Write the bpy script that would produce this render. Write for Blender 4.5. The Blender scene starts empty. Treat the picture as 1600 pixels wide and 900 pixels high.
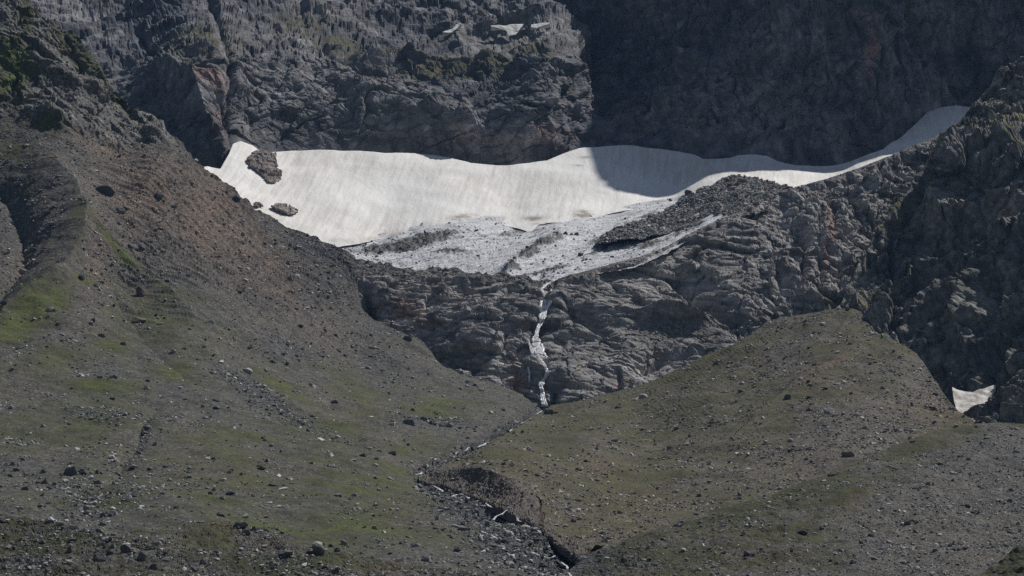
import bpy, bmesh, math, random
import numpy as np
from mathutils import Vector, Matrix, Euler

# ------------------------------------------------------------------ camera, sky, sun, exposure
scene = bpy.context.scene
col = scene.collection
HFOV = math.radians(20.0)
PITCH = math.radians(5.65)
K = math.tan(HFOV / 2) / 800.0

cam_data = bpy.data.cameras.new('camera')
cam_data.sensor_width = 36.0
cam_data.lens = 18.0 / math.tan(HFOV / 2)
cam_data.clip_start = 1.0
cam_data.clip_end = 20000.0
cam = bpy.data.objects.new('camera', cam_data)
cam.rotation_euler = (math.pi / 2 + PITCH, 0, 0)
col.objects.link(cam)
scene.camera = cam

SUN_AZ = math.radians(52.0)     # to the right of straight ahead (behind the headwall)
SUN_EL = math.radians(50.0)
SUN = np.array([math.cos(SUN_EL) * math.sin(SUN_AZ), math.cos(SUN_EL) * math.cos(SUN_AZ), math.sin(SUN_EL)])

world = bpy.data.worlds.new('World')
scene.world = world
world.use_nodes = True
wn = world.node_tree.nodes
wl = world.node_tree.links
wn.clear()
sky = wn.new('ShaderNodeTexSky')
sky.sky_type = 'NISHITA'
sky.sun_disc = False
sky.sun_elevation = SUN_EL
sky.sun_rotation = SUN_AZ
sky.altitude = 2400
bg = wn.new('ShaderNodeBackground')
bg.inputs['Strength'].default_value = 0.08
wo = wn.new('ShaderNodeOutputWorld')
veil = wn.new('ShaderNodeMix')           # thin high cloud whitens the blue
veil.data_type = 'RGBA'
veil.inputs[0].default_value = 0.35
veil.inputs[7].default_value = (1.55, 1.5, 1.5, 1)
wl.new(sky.outputs[0], veil.inputs[6])
wl.new(veil.outputs[2], bg.inputs['Color'])
wl.new(bg.outputs[0], wo.inputs['Surface'])

sun_data = bpy.data.lights.new('sun', 'SUN')
sun_data.energy = 4.8
sun_data.angle = math.radians(0.53)
sun_data.color = (1.0, 0.965, 0.915)
sun = bpy.data.objects.new('sun', sun_data)
sun.rotation_euler = Vector(-SUN).to_track_quat('-Z', 'Y').to_euler()
sun.location = (200, 400, 900)
col.objects.link(sun)

scene.view_settings.view_transform = 'Standard'
scene.view_settings.look = 'None'
scene.view_settings.exposure = -0.2
scene.view_settings.gamma = 1.0
scene.view_settings.use_curve_mapping = False
scene.cycles.use_denoising = False
scene.cycles.max_bounces = 4
scene.cycles.diffuse_bounces = 3
scene.cycles.volume_bounces = 0

# ------------------------------------------------------------------ numeric helpers
CP, SP = math.cos(PITCH), math.sin(PITCH)

def pix(px, py, D):
    """point seen at photograph pixel (px, py) standing D metres away to the north"""
    px = np.asarray(px, float); py = np.asarray(py, float); D = np.asarray(D, float)
    a = (px - 800) * K
    b = (450 - py) * K
    dy = CP - b * SP
    dz = SP + b * CP
    return np.stack([a / dy * D, D + 0 * a, dz / dy * D], -1)

def smooth(a, b, x):
    t = np.clip((x - a) / (b - a), 0, 1)
    return t * t * (3 - 2 * t)

def hash3(xi, yi, zi, seed):
    h = (xi.astype(np.uint32) * np.uint32(374761393) + yi.astype(np.uint32) * np.uint32(668265263)
         + zi.astype(np.uint32) * np.uint32(2246822519) + np.uint32((seed * 3266489917) & 0xffffffff))
    h = (h ^ (h >> np.uint32(15))) * np.uint32(2246822519)
    h = (h ^ (h >> np.uint32(13))) * np.uint32(3266489917)
    return h ^ (h >> np.uint32(16))

GR = np.array([(1, 1, 0), (-1, 1, 0), (1, -1, 0), (-1, -1, 0), (1, 0, 1), (-1, 0, 1), (1, 0, -1), (-1, 0, -1),
               (0, 1, 1), (0, -1, 1), (0, 1, -1), (0, -1, -1), (1, 1, 0), (-1, 1, 0), (0, -1, 1), (0, -1, -1)], np.float32)

def perlin(p, seed=0):
    p = np.asarray(p, np.float32)
    f = np.floor(p)
    i = f.astype(np.int64)
    t = p - f
    u = t * t * t * (t * (t * 6 - 15) + 10)
    out = 0
    for dx in (0, 1):
        for dy in (0, 1):
            for dz in (0, 1):
                g = GR[hash3(i[..., 0] + dx, i[..., 1] + dy, i[..., 2] + dz, seed) & np.uint32(15)]
                v = g[..., 0] * (t[..., 0] - dx) + g[..., 1] * (t[..., 1] - dy) + g[..., 2] * (t[..., 2] - dz)
                w = (u[..., 0] if dx else 1 - u[..., 0]) * (u[..., 1] if dy else 1 - u[..., 1]) * (u[..., 2] if dz else 1 - u[..., 2])
                out = out + v * w
    return out

def fbm(p, octaves=4, seed=0, gain=0.5, lac=2.03):
    out = 0; a = 1.0
    for o in range(octaves):
        out = out + a * perlin(p, seed + o * 17)
        p = p * lac
        a *= gain
    return out

def ridged(p, octaves=4, seed=0, gain=0.55, lac=2.07):
    out = 0; a = 1.0; w = 1.0
    for o in range(octaves):
        n = 1 - np.abs(perlin(p, seed + o * 13)) * 1.8
        n = np.clip(n, 0, 1) ** 2
        out = out + a * n * w
        w = np.clip(n * 1.4, 0.25, 1)
        p = p * lac
        a *= gain
    return out - 0.75

def cells(p, seed=0):
    p = np.asarray(p, np.float32)
    b = np.floor(p - 0.5)
    bi = b.astype(np.int64)
    best = np.full(p.shape[:-1], 1e9, np.float32)
    sec = best.copy()
    bh = np.zeros(p.shape[:-1], np.uint32)
    bv = np.zeros(p.shape, np.float32)
    for dx in (0, 1):
        for dy in (0, 1):
            for dz in (0, 1):
                h = hash3(bi[..., 0] + dx, bi[..., 1] + dy, bi[..., 2] + dz, seed)
                r = np.stack([(h & np.uint32(1023)), (h >> np.uint32(10)) & np.uint32(1023), (h >> np.uint32(20)) & np.uint32(1023)], -1).astype(np.float32) / 1023
                v = p - (b + np.array([dx, dy, dz], np.float32) + 0.5 + (r - 0.5) * 0.85)
                d = (v * v).sum(-1)
                m = d < best
                sec = np.where(m, best, np.minimum(sec, d))
                best = np.where(m, d, best)
                bh = np.where(m, h, bh)
                bv = np.where(m[..., None], v, bv)
    return np.sqrt(best), bh, bv, np.sqrt(sec)

def facet(p, seed=0, tilt=1.15, crack=0.4):
    """broken rock: every cell of a cracked mass stands at its own height and tilt"""
    d, h, v, d2 = cells(p, seed)
    h2 = hash3(h, h, h, seed + 5)
    r = np.stack([(h2 & np.uint32(1023)), (h2 >> np.uint32(10)) & np.uint32(1023), (h2 >> np.uint32(20)) & np.uint32(1023)], -1).astype(np.float32) / 1023
    r0 = ((h >> np.uint32(3)) & np.uint32(255)).astype(np.float32) / 255
    return (r0 - 0.5) + tilt * ((r - 0.5) * 2 * v).sum(-1) - crack * np.exp(-(d2 - d) / 0.07)

def rot(ax, ay, az):
    return np.array(Euler((math.radians(ax), math.radians(ay), math.radians(az))).to_matrix())

class TPS:
    def __init__(self, pts):
        pts = np.array(pts, float)
        self.c = pts[:, :2] / 400
        n = len(pts)
        r2 = ((self.c[:, None] - self.c[None]) ** 2).sum(-1)
        A = np.zeros((n + 3, n + 3))
        A[:n, :n] = self.k(r2) + 1e-5 * np.eye(n)
        A[:n, n] = 1; A[:n, n + 1:] = self.c
        A[n, :n] = 1; A[n + 1:, :n] = self.c.T
        b = np.zeros(n + 3); b[:n] = pts[:, 2]
        self.w = np.linalg.solve(A, b)
    @staticmethod
    def k(r2):
        return 0.5 * r2 * np.log(r2 + 1e-9)
    def __call__(self, px, py):
        x = np.asarray(px, float) / 400; y = np.asarray(py, float) / 400
        n = len(self.c)
        out = self.w[n] + self.w[n + 1] * x + self.w[n + 2] * y
        for i in range(n):
            out = out + self.w[i] * self.k((x - self.c[i, 0]) ** 2 + (y - self.c[i, 1]) ** 2)
        return out

def curve(pts):
    pts = np.array(pts, float)
    return lambda x: np.interp(x, pts[:, 0], pts[:, 1])

def line_dist(PX, PY, pts):
    """distance to a polyline, signed side (+ = to the right of its direction on the picture), and the parameter along"""
    best = np.full(PX.shape, 1e9); side = np.zeros(PX.shape); par = np.zeros(PX.shape)
    pts = np.array(pts, float)
    n = len(pts) - 1
    for i in range(n):
        ax, ay = pts[i, :2]; bx, by = pts[i + 1, :2]
        ux, uy = bx - ax, by - ay
        L2 = ux * ux + uy * uy
        t = np.clip(((PX - ax) * ux + (PY - ay) * uy) / L2, 0, 1)
        dx = PX - ax - t * ux; dy = PY - ay - t * uy
        d = np.hypot(dx, dy)
        m = d < best
        best = np.where(m, d, best)
        side = np.where(m, np.sign(ux * dy - uy * dx), side)
        par = np.where(m, (i + t) / n, par)
    return best, side, par

def blobs(PX, PY, lst):
    out = np.zeros(PX.shape)
    for (x, y, rx, ry, amp, ang) in lst:
        c, s = math.cos(math.radians(ang)), math.sin(math.radians(ang))
        dx = PX - x; dy = PY - y
        u = (dx * c + dy * s) / rx; v = (-dx * s + dy * c) / ry
        out = np.maximum(out, amp * np.exp(-(u * u + v * v)))
    return out

# ------------------------------------------------------------------ landforms
LAND = {}

class Land:
    pass

def columns(x0, x1, step):
    fine0, fine1 = max(x0, -24), min(x1, 1624)
    xs = list(np.linspace(fine0, fine1, max(2, int((fine1 - fine0) / step) + 1)))
    left = []; x = fine0; s = step
    while x > x0:
        s *= 1.15; x -= s; left.append(max(x, x0))
    right = []; x = fine1; s = step
    while x < x1:
        s *= 1.15; x += s; right.append(min(x, x1))
    return np.array(left[::-1] + xs + right)

def mesh_grid(name, P, mat, attrs, drop=None):
    R, C = P.shape[:2]
    me = bpy.data.meshes.new(name)
    me.vertices.add(R * C)
    me.vertices.foreach_set('co', P.reshape(-1).astype(np.float32))
    i = np.arange(R * C).reshape(R, C)
    q = np.stack([i[:-1, :-1], i[1:, :-1], i[1:, 1:], i[:-1, 1:]], -1).reshape(-1, 4)
    if drop is not None:
        q = q[~drop.reshape(-1)]
    n = len(q)
    me.loops.add(n * 4)
    me.loops.foreach_set('vertex_index', q.reshape(-1).astype(np.int32))
    me.polygons.add(n)
    me.polygons.foreach_set('loop_start', np.arange(0, n * 4, 4, dtype=np.int32))
    me.polygons.foreach_set('loop_total', np.full(n, 4, np.int32))
    for k, a in attrs.items():
        at = me.attributes.new(k, 'FLOAT', 'POINT')
        at.data.foreach_set('value', np.ascontiguousarray(a.reshape(-1), dtype=np.float32))
    me.update()
    me.validate()
    me.materials.append(mat)
    return me

def normals(P):
    du = np.gradient(P, axis=1)
    dv = np.gradient(P, axis=0)
    N = np.cross(du, dv)
    N /= np.linalg.norm(N, axis=-1, keepdims=True) + 1e-9
    flip = np.sign((N * np.array([0, -1, 0.6])).sum(-1, keepdims=True))
    return N * np.where(flip == 0, 1, flip)

def land(name, label, cat, x0, x1, top, bottom, D, shape, mat, step=1.5, rows=None, skirt=((3, 0.6), (12, 6), (35, 25), (80, 70)), masks=None, kind='structure', even=False):
    xs = columns(x0, x1, step)
    T = curve(top)(xs); B = curve(bottom)(xs)
    if rows is None:
        ts = np.linspace(0, 1, max(4, int(np.max(B - T) / step)))
    else:
        ts = rows
    PX = np.broadcast_to(xs, (len(ts), len(xs)))
    f = D if callable(D) else TPS(D)
    drop = None
    if even:
        ys = np.linspace(T.min(), B.max(), len(ts))
        Y0 = np.broadcast_to(ys[:, None], PX.shape)
        PY = np.clip(Y0, T[None], B[None])
        P = pix(PX, PY, f(PX, PY))
        N = np.cross(pix(PX + 1, PY, f(PX + 1, PY)) - P, pix(PX, PY + 1, f(PX, PY + 1)) - P)
        N /= np.linalg.norm(N, axis=-1, keepdims=True)
        N *= np.sign((N * np.array([0, -1, 0.6])).sum(-1, keepdims=True))
        above = Y0 < T[None]; below = Y0 > B[None]
        drop = lambda M: M[:-1, :-1] & M[1:, :-1] & M[1:, 1:] & M[:-1, 1:]
        drop = drop(above) | drop(below)
    else:
        PY = T[None] + ts[:, None] * (B - T)[None]
        P = pix(PX, PY, f(PX, PY))
        N = normals(P)
    attrs = masks(PX, PY, P) if masks else {}
    off = shape(P, N, PX, PY, attrs)
    if isinstance(off, tuple):
        P = P + N * off[0][..., None] + off[1]
    else:
        P = P + N * off[..., None]
    L = Land()
    L.xs, L.T, L.B, L.ts, L.P, L.f, L.attrs = xs, T, B, ts, P, f, attrs
    L.N = N if even else normals(P)
    L.even = (ys[0], ys[-1]) if even else None
    LAND[name] = L
    full = P
    if skirt:
        extra = [P[0] + np.array([0, d, -z]) for d, z in skirt][::-1]
        full = np.concatenate([np.stack(extra), P], 0)
        attrs = {k: np.concatenate([np.repeat(a[:1], len(skirt), 0), a], 0) for k, a in attrs.items()}
    if drop is not None and skirt:
        drop = np.concatenate([np.zeros((len(skirt), drop.shape[1]), bool), drop], 0)
    me = mesh_grid(name, full, mat, attrs, drop)
    if mat not in (M_SNOW, M_ICE):
        me.shade_flat()
    o = bpy.data.objects.new(name, me)
    col.objects.link(o)
    o['label'] = label
    o['category'] = cat
    o['kind'] = kind
    L.obj = o
    return L

def on_land(L, px, py):
    """point, normal and attributes of a built landform where the photograph shows it"""
    px = np.atleast_1d(np.asarray(px, float)); py = np.atleast_1d(np.asarray(py, float))
    ci = np.interp(px, L.xs, np.arange(len(L.xs)))
    T = np.interp(px, L.xs, L.T); B = np.interp(px, L.xs, L.B)
    t = (py - T) / np.maximum(B - T, 1e-6)
    ok = (t >= 0) & (t <= 1) & (px >= L.xs[0]) & (px <= L.xs[-1])
    if L.even:
        ri = np.clip((py - L.even[0]) / (L.even[1] - L.even[0]), 0, 1) * (len(L.ts) - 1)
    else:
        ri = np.interp(t, L.ts, np.arange(len(L.ts)))
    r0 = np.clip(ri.astype(int), 0, len(L.ts) - 2); c0 = np.clip(ci.astype(int), 0, len(L.xs) - 2)
    fr = (ri - r0)[:, None]; fc = (ci - c0)[:, None]
    def bil(A):
        return (A[r0, c0] * (1 - fr) * (1 - fc) + A[r0 + 1, c0] * fr * (1 - fc) + A[r0, c0 + 1] * (1 - fr) * fc + A[r0 + 1, c0 + 1] * fr * fc)
    at = {k: a[r0, c0] for k, a in L.attrs.items()}
    return bil(L.P), bil(L.N), ok, at

# ------------------------------------------------------------------ materials
def new_mat(name):
    m = bpy.data.materials.new(name)
    m.use_nodes = True
    nt = m.node_tree
    b = nt.nodes['Principled BSDF']
    b.inputs['Roughness'].default_value = 0.9
    b.inputs['Specular IOR Level'].default_value = 0.25
    return m, nt, b

class NT:
    def __init__(self, nt):
        self.nt = nt
        g = nt.nodes.new('ShaderNodeNewGeometry')
        self.pos = g.outputs['Position']
    def n(self, t, **kw):
        nd = self.nt.nodes.new(t)
        for k, v in kw.items():
            setattr(nd, k, v)
        return nd
    def link(self, a, b):
        self.nt.links.new(a, b)
    def setin(self, sock, v):
        if hasattr(v, 'is_output') or isinstance(v, bpy.types.NodeSocket):
            self.link(v, sock)
        else:
            sock.default_value = v
    def mapping(self, scale=(1, 1, 1), rotation=(0, 0, 0), vec=None):
        src = vec or self.pos
        if any(rotation):
            r = self.n('ShaderNodeMapping')
            r.inputs['Rotation'].default_value = [math.radians(v) for v in rotation]
            self.link(src, r.inputs['Vector'])
            src = r.outputs[0]
        m = self.n('ShaderNodeMapping')
        m.inputs['Scale'].default_value = scale
        self.link(src, m.inputs['Vector'])
        return m.outputs[0]
    def noise(self, scale, detail=4, rough=0.55, vec=None, dist=0.0):
        t = self.n('ShaderNodeTexNoise')
        t.inputs['Scale'].default_value = scale
        t.inputs['Detail'].default_value = detail
        t.inputs['Roughness'].default_value = rough
        t.inputs['Distortion'].default_value = dist
        self.link(vec or self.pos, t.inputs['Vector'])
        return t.outputs['Fac']
    def voronoi(self, scale, feature='F1', vec=None, out='Distance'):
        t = self.n('ShaderNodeTexVoronoi')
        t.feature = feature
        t.inputs['Scale'].default_value = scale
        self.link(vec or self.pos, t.inputs['Vector'])
        return t.outputs[out]
    def math(self, op, a, b=None, c=None, clamp=False):
        t = self.n('ShaderNodeMath', operation=op, use_clamp=clamp)
        self.setin(t.inputs[0], a)
        if b is not None: self.setin(t.inputs[1], b)
        if c is not None: self.setin(t.inputs[2], c)
        return t.outputs[0]
    def ramp(self, fac, a, b, lo=0.0, hi=1.0):
        t = self.n('ShaderNodeMapRange', interpolation_type='SMOOTHSTEP')
        self.setin(t.inputs['Value'], fac)
        t.inputs['From Min'].default_value = a
        t.inputs['From Max'].default_value = b
        t.inputs['To Min'].default_value = lo
        t.inputs['To Max'].default_value = hi
        return t.outputs['Result']
    def mix(self, fac, a, b, blend='MIX'):
        t = self.n('ShaderNodeMix', data_type='RGBA', blend_type=blend)
        self.setin(t.inputs[0], fac)
        for s, v in ((t.inputs[6], a), (t.inputs[7], b)):
            if isinstance(v, tuple): s.default_value = (*v, 1)
            else: self.link(v, s)
        return t.outputs[2]
    def attr(self, name):
        t = self.n('ShaderNodeAttribute', attribute_name=name)
        return t.outputs['Fac']
    def sep(self, colr):
        t = self.n('ShaderNodeSeparateColor')
        self.link(colr, t.inputs[0])
        return t.outputs
    def gray(self, v):
        t = self.n('ShaderNodeCombineColor')
        for i in range(3): self.link(v, t.inputs[i])
        return t.outputs[0]
    def bump(self, height, strength, dist, normal=None):
        t = self.n('ShaderNodeBump')
        t.inputs['Strength'].default_value = strength
        t.inputs['Distance'].default_value = dist
        self.link(height, t.inputs['Height'])
        if normal is not None: self.link(normal, t.inputs['Normal'])
        return t.outputs[0]

def scree_material(name, grey, brown, grass, moss, stone=1.0, cell=1.1):
    m, nt, b = new_mat(name)
    s = NT(nt)
    big = s.noise(0.02, 5, 0.6)
    mid = s.noise(0.16, 5, 0.65)
    c = s.mix(s.ramp(big, 0.38, 0.62), grey, tuple(v * f for v, f in zip(grey, (1.12, 1.06, 0.98))))
    c = s.mix(s.math('MULTIPLY', s.attr('red'), s.ramp(mid, 0.25, 0.6, 0.55, 1.0)), c, brown)
    c = s.mix(s.attr('dark'), c, (0.048, 0.050, 0.056))
    c = s.mix(s.math('MULTIPLY', s.attr('rock'), 0.85), c, (0.155, 0.150, 0.140))
    # single stones, each with a tone of its own
    v1 = s.sep(s.voronoi(cell, out='Color'))
    v2 = s.sep(s.voronoi(cell * 2.6, out='Color'))
    t1 = s.math('POWER', v1[0], 2.4)
    t2 = s.math('POWER', v2[1], 2.0)
    tone = s.math('ADD', s.math('MULTIPLY', t1, 0.9 * stone), s.math('MULTIPLY', t2, 0.75 * stone))
    tone = s.math('ADD', tone, 1.0 - 0.47 * stone)
    gr_n = s.noise(0.5, 4, 0.7)
    gfac = s.ramp(s.math('ADD', s.attr('grass'), s.math('MULTIPLY', s.math('SUBTRACT', gr_n, 0.5), 1.1)), 0.2, 0.85)
    grass_c = s.mix(s.ramp(s.math('ADD', s.attr('grass'), s.math('MULTIPLY', s.noise(0.07, 3), 0.5)), 1.0, 1.45), grass, moss)
    grass_c = s.mix(s.ramp(s.noise(1.6, 2), 0.3, 0.7, 0.0, 0.5), grass_c, (0.035, 0.034, 0.022))
    tone = s.mix(s.math('MULTIPLY', gfac, 0.55), s.gray(tone), (1.0, 1.0, 1.0))
    c = s.mix(s.math('MULTIPLY', gfac, 0.8), c, grass_c)
    c = s.mix(1.0, c, tone, 'MULTIPLY')
    c = s.mix(1.0, c, s.gray(s.ramp(mid, 0.3, 0.7, 0.82, 1.16)), 'MULTIPLY')
    s.link(c, b.inputs['Base Color'])
    h = s.math('ADD', s.math('MULTIPLY', v1[2], 0.55), s.math('MULTIPLY', v2[0], 0.25))
    h = s.math('ADD', h, s.math('MULTIPLY', s.noise(1.2, 5, 0.7), 0.9))
    s.link(s.bump(h, 0.85, 0.55), b.inputs['Normal'])
    return m

def rock_material(name, base, alt, red, moss, scale=1.0, streak=(0.35, 0.35, 0.05), streak_rot=(0, 0, 0), crack=0.6):
    m, nt, b = new_mat(name)
    s = NT(nt)
    sv = s.mapping((scale,) * 3)
    big = s.noise(0.018, 5, 0.6, sv, 0.6)
    mid = s.noise(0.11, 6, 0.65, sv, 0.4)
    st = s.noise(1.0, 5, 0.65, s.mapping(tuple(v * scale for v in streak), streak_rot), 0.3)
    c = s.mix(s.ramp(big, 0.40, 0.60), base, alt)
    c = s.mix(s.ramp(s.noise(0.06, 4, 0.6, sv, 1.2), 0.55, 0.66, 0, 0.5), c, tuple(v * 1.35 for v in alt))
    c = s.mix(s.ramp(s.math('ADD', s.attr('red'), s.math('MULTIPLY', s.math('SUBTRACT', s.noise(0.05, 5, 0.65, sv, 0.8), 0.5), 1.3)), 0.25, 0.85, 0, 0.8), c, red)
    c = s.mix(1.0, c, s.gray(s.ramp(st, 0.28, 0.72, 0.62, 1.42)), 'MULTIPLY')
    c = s.mix(1.0, c, s.gray(s.ramp(mid, 0.28, 0.72, 0.7, 1.35)), 'MULTIPLY')
    blk = s.sep(s.voronoi(0.3 * scale, vec=s.mapping((1, 1, 1.6), (18, 9, 0)), out='Color'))
    c = s.mix(1.0, c, s.gray(s.math('ADD', s.math('MULTIPLY', blk[0], 0.5), 0.76)), 'MULTIPLY')
    g = s.n('ShaderNodeNewGeometry')
    sx = s.n('ShaderNodeSeparateXYZ'); s.link(g.outputs['Normal'], sx.inputs[0])
    ledge = s.ramp(sx.outputs[2], 0.35, 0.75)
    mf = s.ramp(s.math('ADD', s.math('MULTIPLY', s.attr('moss'), s.math('ADD', ledge, 0.35)), s.math('MULTIPLY', s.math('SUBTRACT', s.noise(0.35, 5, 0.7, sv), 0.5), 0.9)), 0.3, 0.8, 0, 0.9)
    c = s.mix(mf, c, moss)
    pale = s.ramp(s.noise(0.6, 4, 0.7, sv), 0.6, 0.8, 0, 0.35)
    c = s.mix(pale, c, tuple(min(0.6, v * 2.0) for v in alt))
    v1 = s.sep(s.voronoi(1.0, out='Color'))
    sc = s.mix(1.0, (0.15, 0.143, 0.135), s.gray(s.math('ADD', s.math('POWER', v1[0], 2.0), 0.65)), 'MULTIPLY')
    c = s.mix(s.attr('scree'), c, sc)
    s.link(c, b.inputs['Base Color'])
    ed = s.voronoi(0.22 * scale, 'DISTANCE_TO_EDGE', s.mapping((1, 1, 1.8), (22, 12, 0)))
    h = s.math('MULTIPLY', s.ramp(ed, 0.0, 0.07), crack)
    h = s.math('ADD', h, s.math('MULTIPLY', s.noise(0.9 * scale, 6, 0.7, None, 0.5), 1.2))
    h = s.math('ADD', h, s.math('MULTIPLY', blk[1], 0.5))
    s.link(s.bump(h, 0.6, 0.5 / scale), b.inputs['Normal'])
    return m

def snow_material():
    m, nt, b = new_mat('old_snow')
    s = NT(nt)
    flute = s.noise(1.0, 6, 0.7, s.mapping((0.42, 0.02, 0.04), (0, 0, 6)), 0.5)
    fine = s.noise(1.0, 5, 0.7, s.mapping((1.3, 0.10, 0.22), (0, 0, -4)), 0.3)
    big = s.noise(0.016, 4, 0.6)
    c = s.mix(s.ramp(s.math('ADD', flute, s.math('MULTIPLY', s.math('SUBTRACT', big, 0.5), 0.8)), 0.36, 0.74), (0.80, 0.79, 0.765), (0.62, 0.59, 0.545))
    c = s.mix(s.ramp(fine, 0.5, 0.8, 0, 0.32), c, (0.42, 0.38, 0.33))
    c = s.mix(s.attr('dirt_or_shade'), c, (0.30, 0.265, 0.225))
    sp = s.voronoi(0.55)
    c = s.mix(s.ramp(sp, 0.10, 0.17, 0.55, 0.0), c, (0.2, 0.18, 0.16))
    s.link(c, b.inputs['Base Color'])
    b.inputs['Roughness'].default_value = 0.75
    h = s.math('ADD', s.noise(0.55, 4, 0.6), s.math('MULTIPLY', fine, 0.7))
    s.link(s.bump(h, 0.5, 0.35), b.inputs['Normal'])
    return m

def ice_material():
    m, nt, b = new_mat('glacier_ice')
    s = NT(nt)
    band = s.noise(1.0, 6, 0.7, s.mapping((0.02, 0.42, 0.42), (0, 0, -36)), 0.5)
    fine = s.noise(0.9, 5, 0.75)
    mid = s.noise(0.22, 5, 0.7)
    c = s.mix(s.ramp(mid, 0.3, 0.7), (0.74, 0.76, 0.79), (0.52, 0.53, 0.55))
    c = s.mix(s.ramp(band, 0.46, 0.66, 0, 0.8), c, (0.20, 0.20, 0.208))
    c = s.mix(s.ramp(fine, 0.58, 0.72, 0, 0.5), c, (0.16, 0.16, 0.165))
    d = s.ramp(s.math('ADD', s.attr('dirt_or_shade'), s.math('MULTIPLY', s.math('SUBTRACT', fine, 0.5), 1.2)), 0.35, 0.75)
    c = s.mix(d, c, (0.085, 0.083, 0.082))
    s.link(c, b.inputs['Base Color'])
    b.inputs['Roughness'].default_value = 0.6
    s.link(s.bump(s.math('ADD', s.math('MULTIPLY', band, 1.5), s.math('ADD', fine, mid)), 0.8, 0.8), b.inputs['Normal'])
    return m

def stone_material(name, ramp_cols):
    m, nt, b = new_mat(name)
    s = NT(nt)
    oi = s.n('ShaderNodeObjectInfo')
    cr = s.n('ShaderNodeValToRGB')
    els = cr.color_ramp.elements
    els[0].position, els[0].color = ramp_cols[0][0], (*ramp_cols[0][1], 1)
    els[1].position, els[1].color = ramp_cols[-1][0], (*ramp_cols[-1][1], 1)
    for p, c in ramp_cols[1:-1]:
        e = els.new(p); e.color = (*c, 1)
    s.link(oi.outputs['Random'], cr.inputs[0])
    c = s.mix(1.0, cr.outputs[0], s.gray(s.ramp(s.noise(1.6, 5, 0.7), 0.25, 0.75, 0.7, 1.3)), 'MULTIPLY')
    s.link(c, b.inputs['Base Color'])
    s.link(s.bump(s.noise(2.5, 5, 0.7), 0.7, 0.3), b.inputs['Normal'])
    return m

def boulder_material(name, colr, dark, lichen):
    m, nt, b = new_mat(name)
    s = NT(nt)
    oi = s.n('ShaderNodeObjectInfo')
    n1 = s.noise(0.8, 6, 0.7, None, 0.6)
    c = s.mix(s.ramp(n1, 0.3, 0.7), colr, dark)
    c = s.mix(s.ramp(s.noise(2.2, 4, 0.7), 0.58, 0.75, 0, 0.6), c, lichen)
    c = s.mix(1.0, c, s.gray(s.math('ADD', s.math('MULTIPLY', oi.outputs['Random'], 0.5), 0.75)), 'MULTIPLY')
    s.link(c, b.inputs['Base Color'])
    h = s.math('ADD', s.noise(1.1, 7, 0.7, None, 0.7), s.math('MULTIPLY', s.voronoi(0.9, 'DISTANCE_TO_EDGE'), 0.6))
    s.link(s.bump(h, 0.9, 0.5), b.inputs['Normal'])
    return m

def water_material():
    m, nt, b = new_mat('white_water')
    s = NT(nt)
    n = s.noise(1.0, 5, 0.7, s.mapping((2.2, 1.2, 0.35)), 0.6)
    c = s.mix(s.ramp(n, 0.35, 0.65), (0.86, 0.87, 0.88), (0.62, 0.63, 0.65))
    s.link(c, b.inputs['Base Color'])
    b.inputs['Roughness'].default_value = 0.35
    s.link(s.ramp(s.noise(1.0, 4, 0.7, s.mapping((1.6, 1.0, 0.3))), 0.34, 0.56, 0.25, 1.0), b.inputs['Alpha'])
    b.inputs['Specular IOR Level'].default_value = 0.5
    s.link(s.bump(n, 0.3, 0.2), b.inputs['Normal'])
    return m

M_SLOPE = scree_material('slope_scree', (0.082, 0.079, 0.073), (0.150, 0.104, 0.076), (0.074, 0.077, 0.028), (0.080, 0.104, 0.005), 1.15, 1.0)
M_MORAINE = scree_material('moraine_scree', (0.096, 0.088, 0.076), (0.142, 0.084, 0.046), (0.080, 0.076, 0.026), (0.068, 0.070, 0.018), 1.15, 1.1)
M_FORE = scree_material('foreground_turf', (0.092, 0.088, 0.080), (0.110, 0.064, 0.028), (0.056, 0.056, 0.010), (0.040, 0.048, 0.007), 1.15, 1.6)
M_BANK = scree_material('bank_earth', (0.125, 0.112, 0.098), (0.15, 0.12, 0.095), (0.1, 0.09, 0.04), (0.08, 0.08, 0.03), 0.8, 1.3)
M_RUBBLE = scree_material('moraine_rubble', (0.15, 0.15, 0.153), (0.16, 0.14, 0.12), (0.1, 0.09, 0.04), (0.08, 0.08, 0.03), 1.1, 0.7)
M_HEAD = rock_material('headwall_rock', (0.084, 0.087, 0.098), (0.162, 0.159, 0.163), (0.195, 0.122, 0.105), (0.080, 0.076, 0.036), 0.6, (0.30, 0.30, 0.045), (0, 14, 0))
M_BAR = rock_material('slab_rock', (0.185, 0.177, 0.173), (0.275, 0.260, 0.248), (0.29, 0.19, 0.15), (0.09, 0.085, 0.035), 1.0, (0.06, 0.06, 0.5), (0, -10, 0))
M_CRAG = rock_material('crag_rock', (0.110, 0.108, 0.104), (0.195, 0.188, 0.172), (0.19, 0.15, 0.11), (0.120, 0.118, 0.026), 1.0, (0.30, 0.30, 0.06), (0, 24, 0))
M_SNOW = snow_material()
M_ICE = ice_material()
M_WATER = water_material()

# ------------------------------------------------------------------ shapes of ground and rock
def fade(P, w):
    """where the ground is seen very flat the mesh is coarse: keep relief finer than w metres out of it"""
    r = np.linalg.norm(np.gradient(P, axis=0), axis=-1)
    return np.clip(0.45 * w / (r + 1e-6), 0, 1) ** 2

def ground_shape(P, amp=1.0, seed=1, fall=None):
    o = amp * (3.0 * fbm(P / 45, 2, seed) + fade(P, 12) * (0.75 * fbm(P / 11, 1, seed + 20) + 0.75 * fbm(P / 9, 2, seed + 50)) + fade(P, 2.4) * 0.3 * fbm(P / 2.4, 3, seed + 90))
    return o

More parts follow.
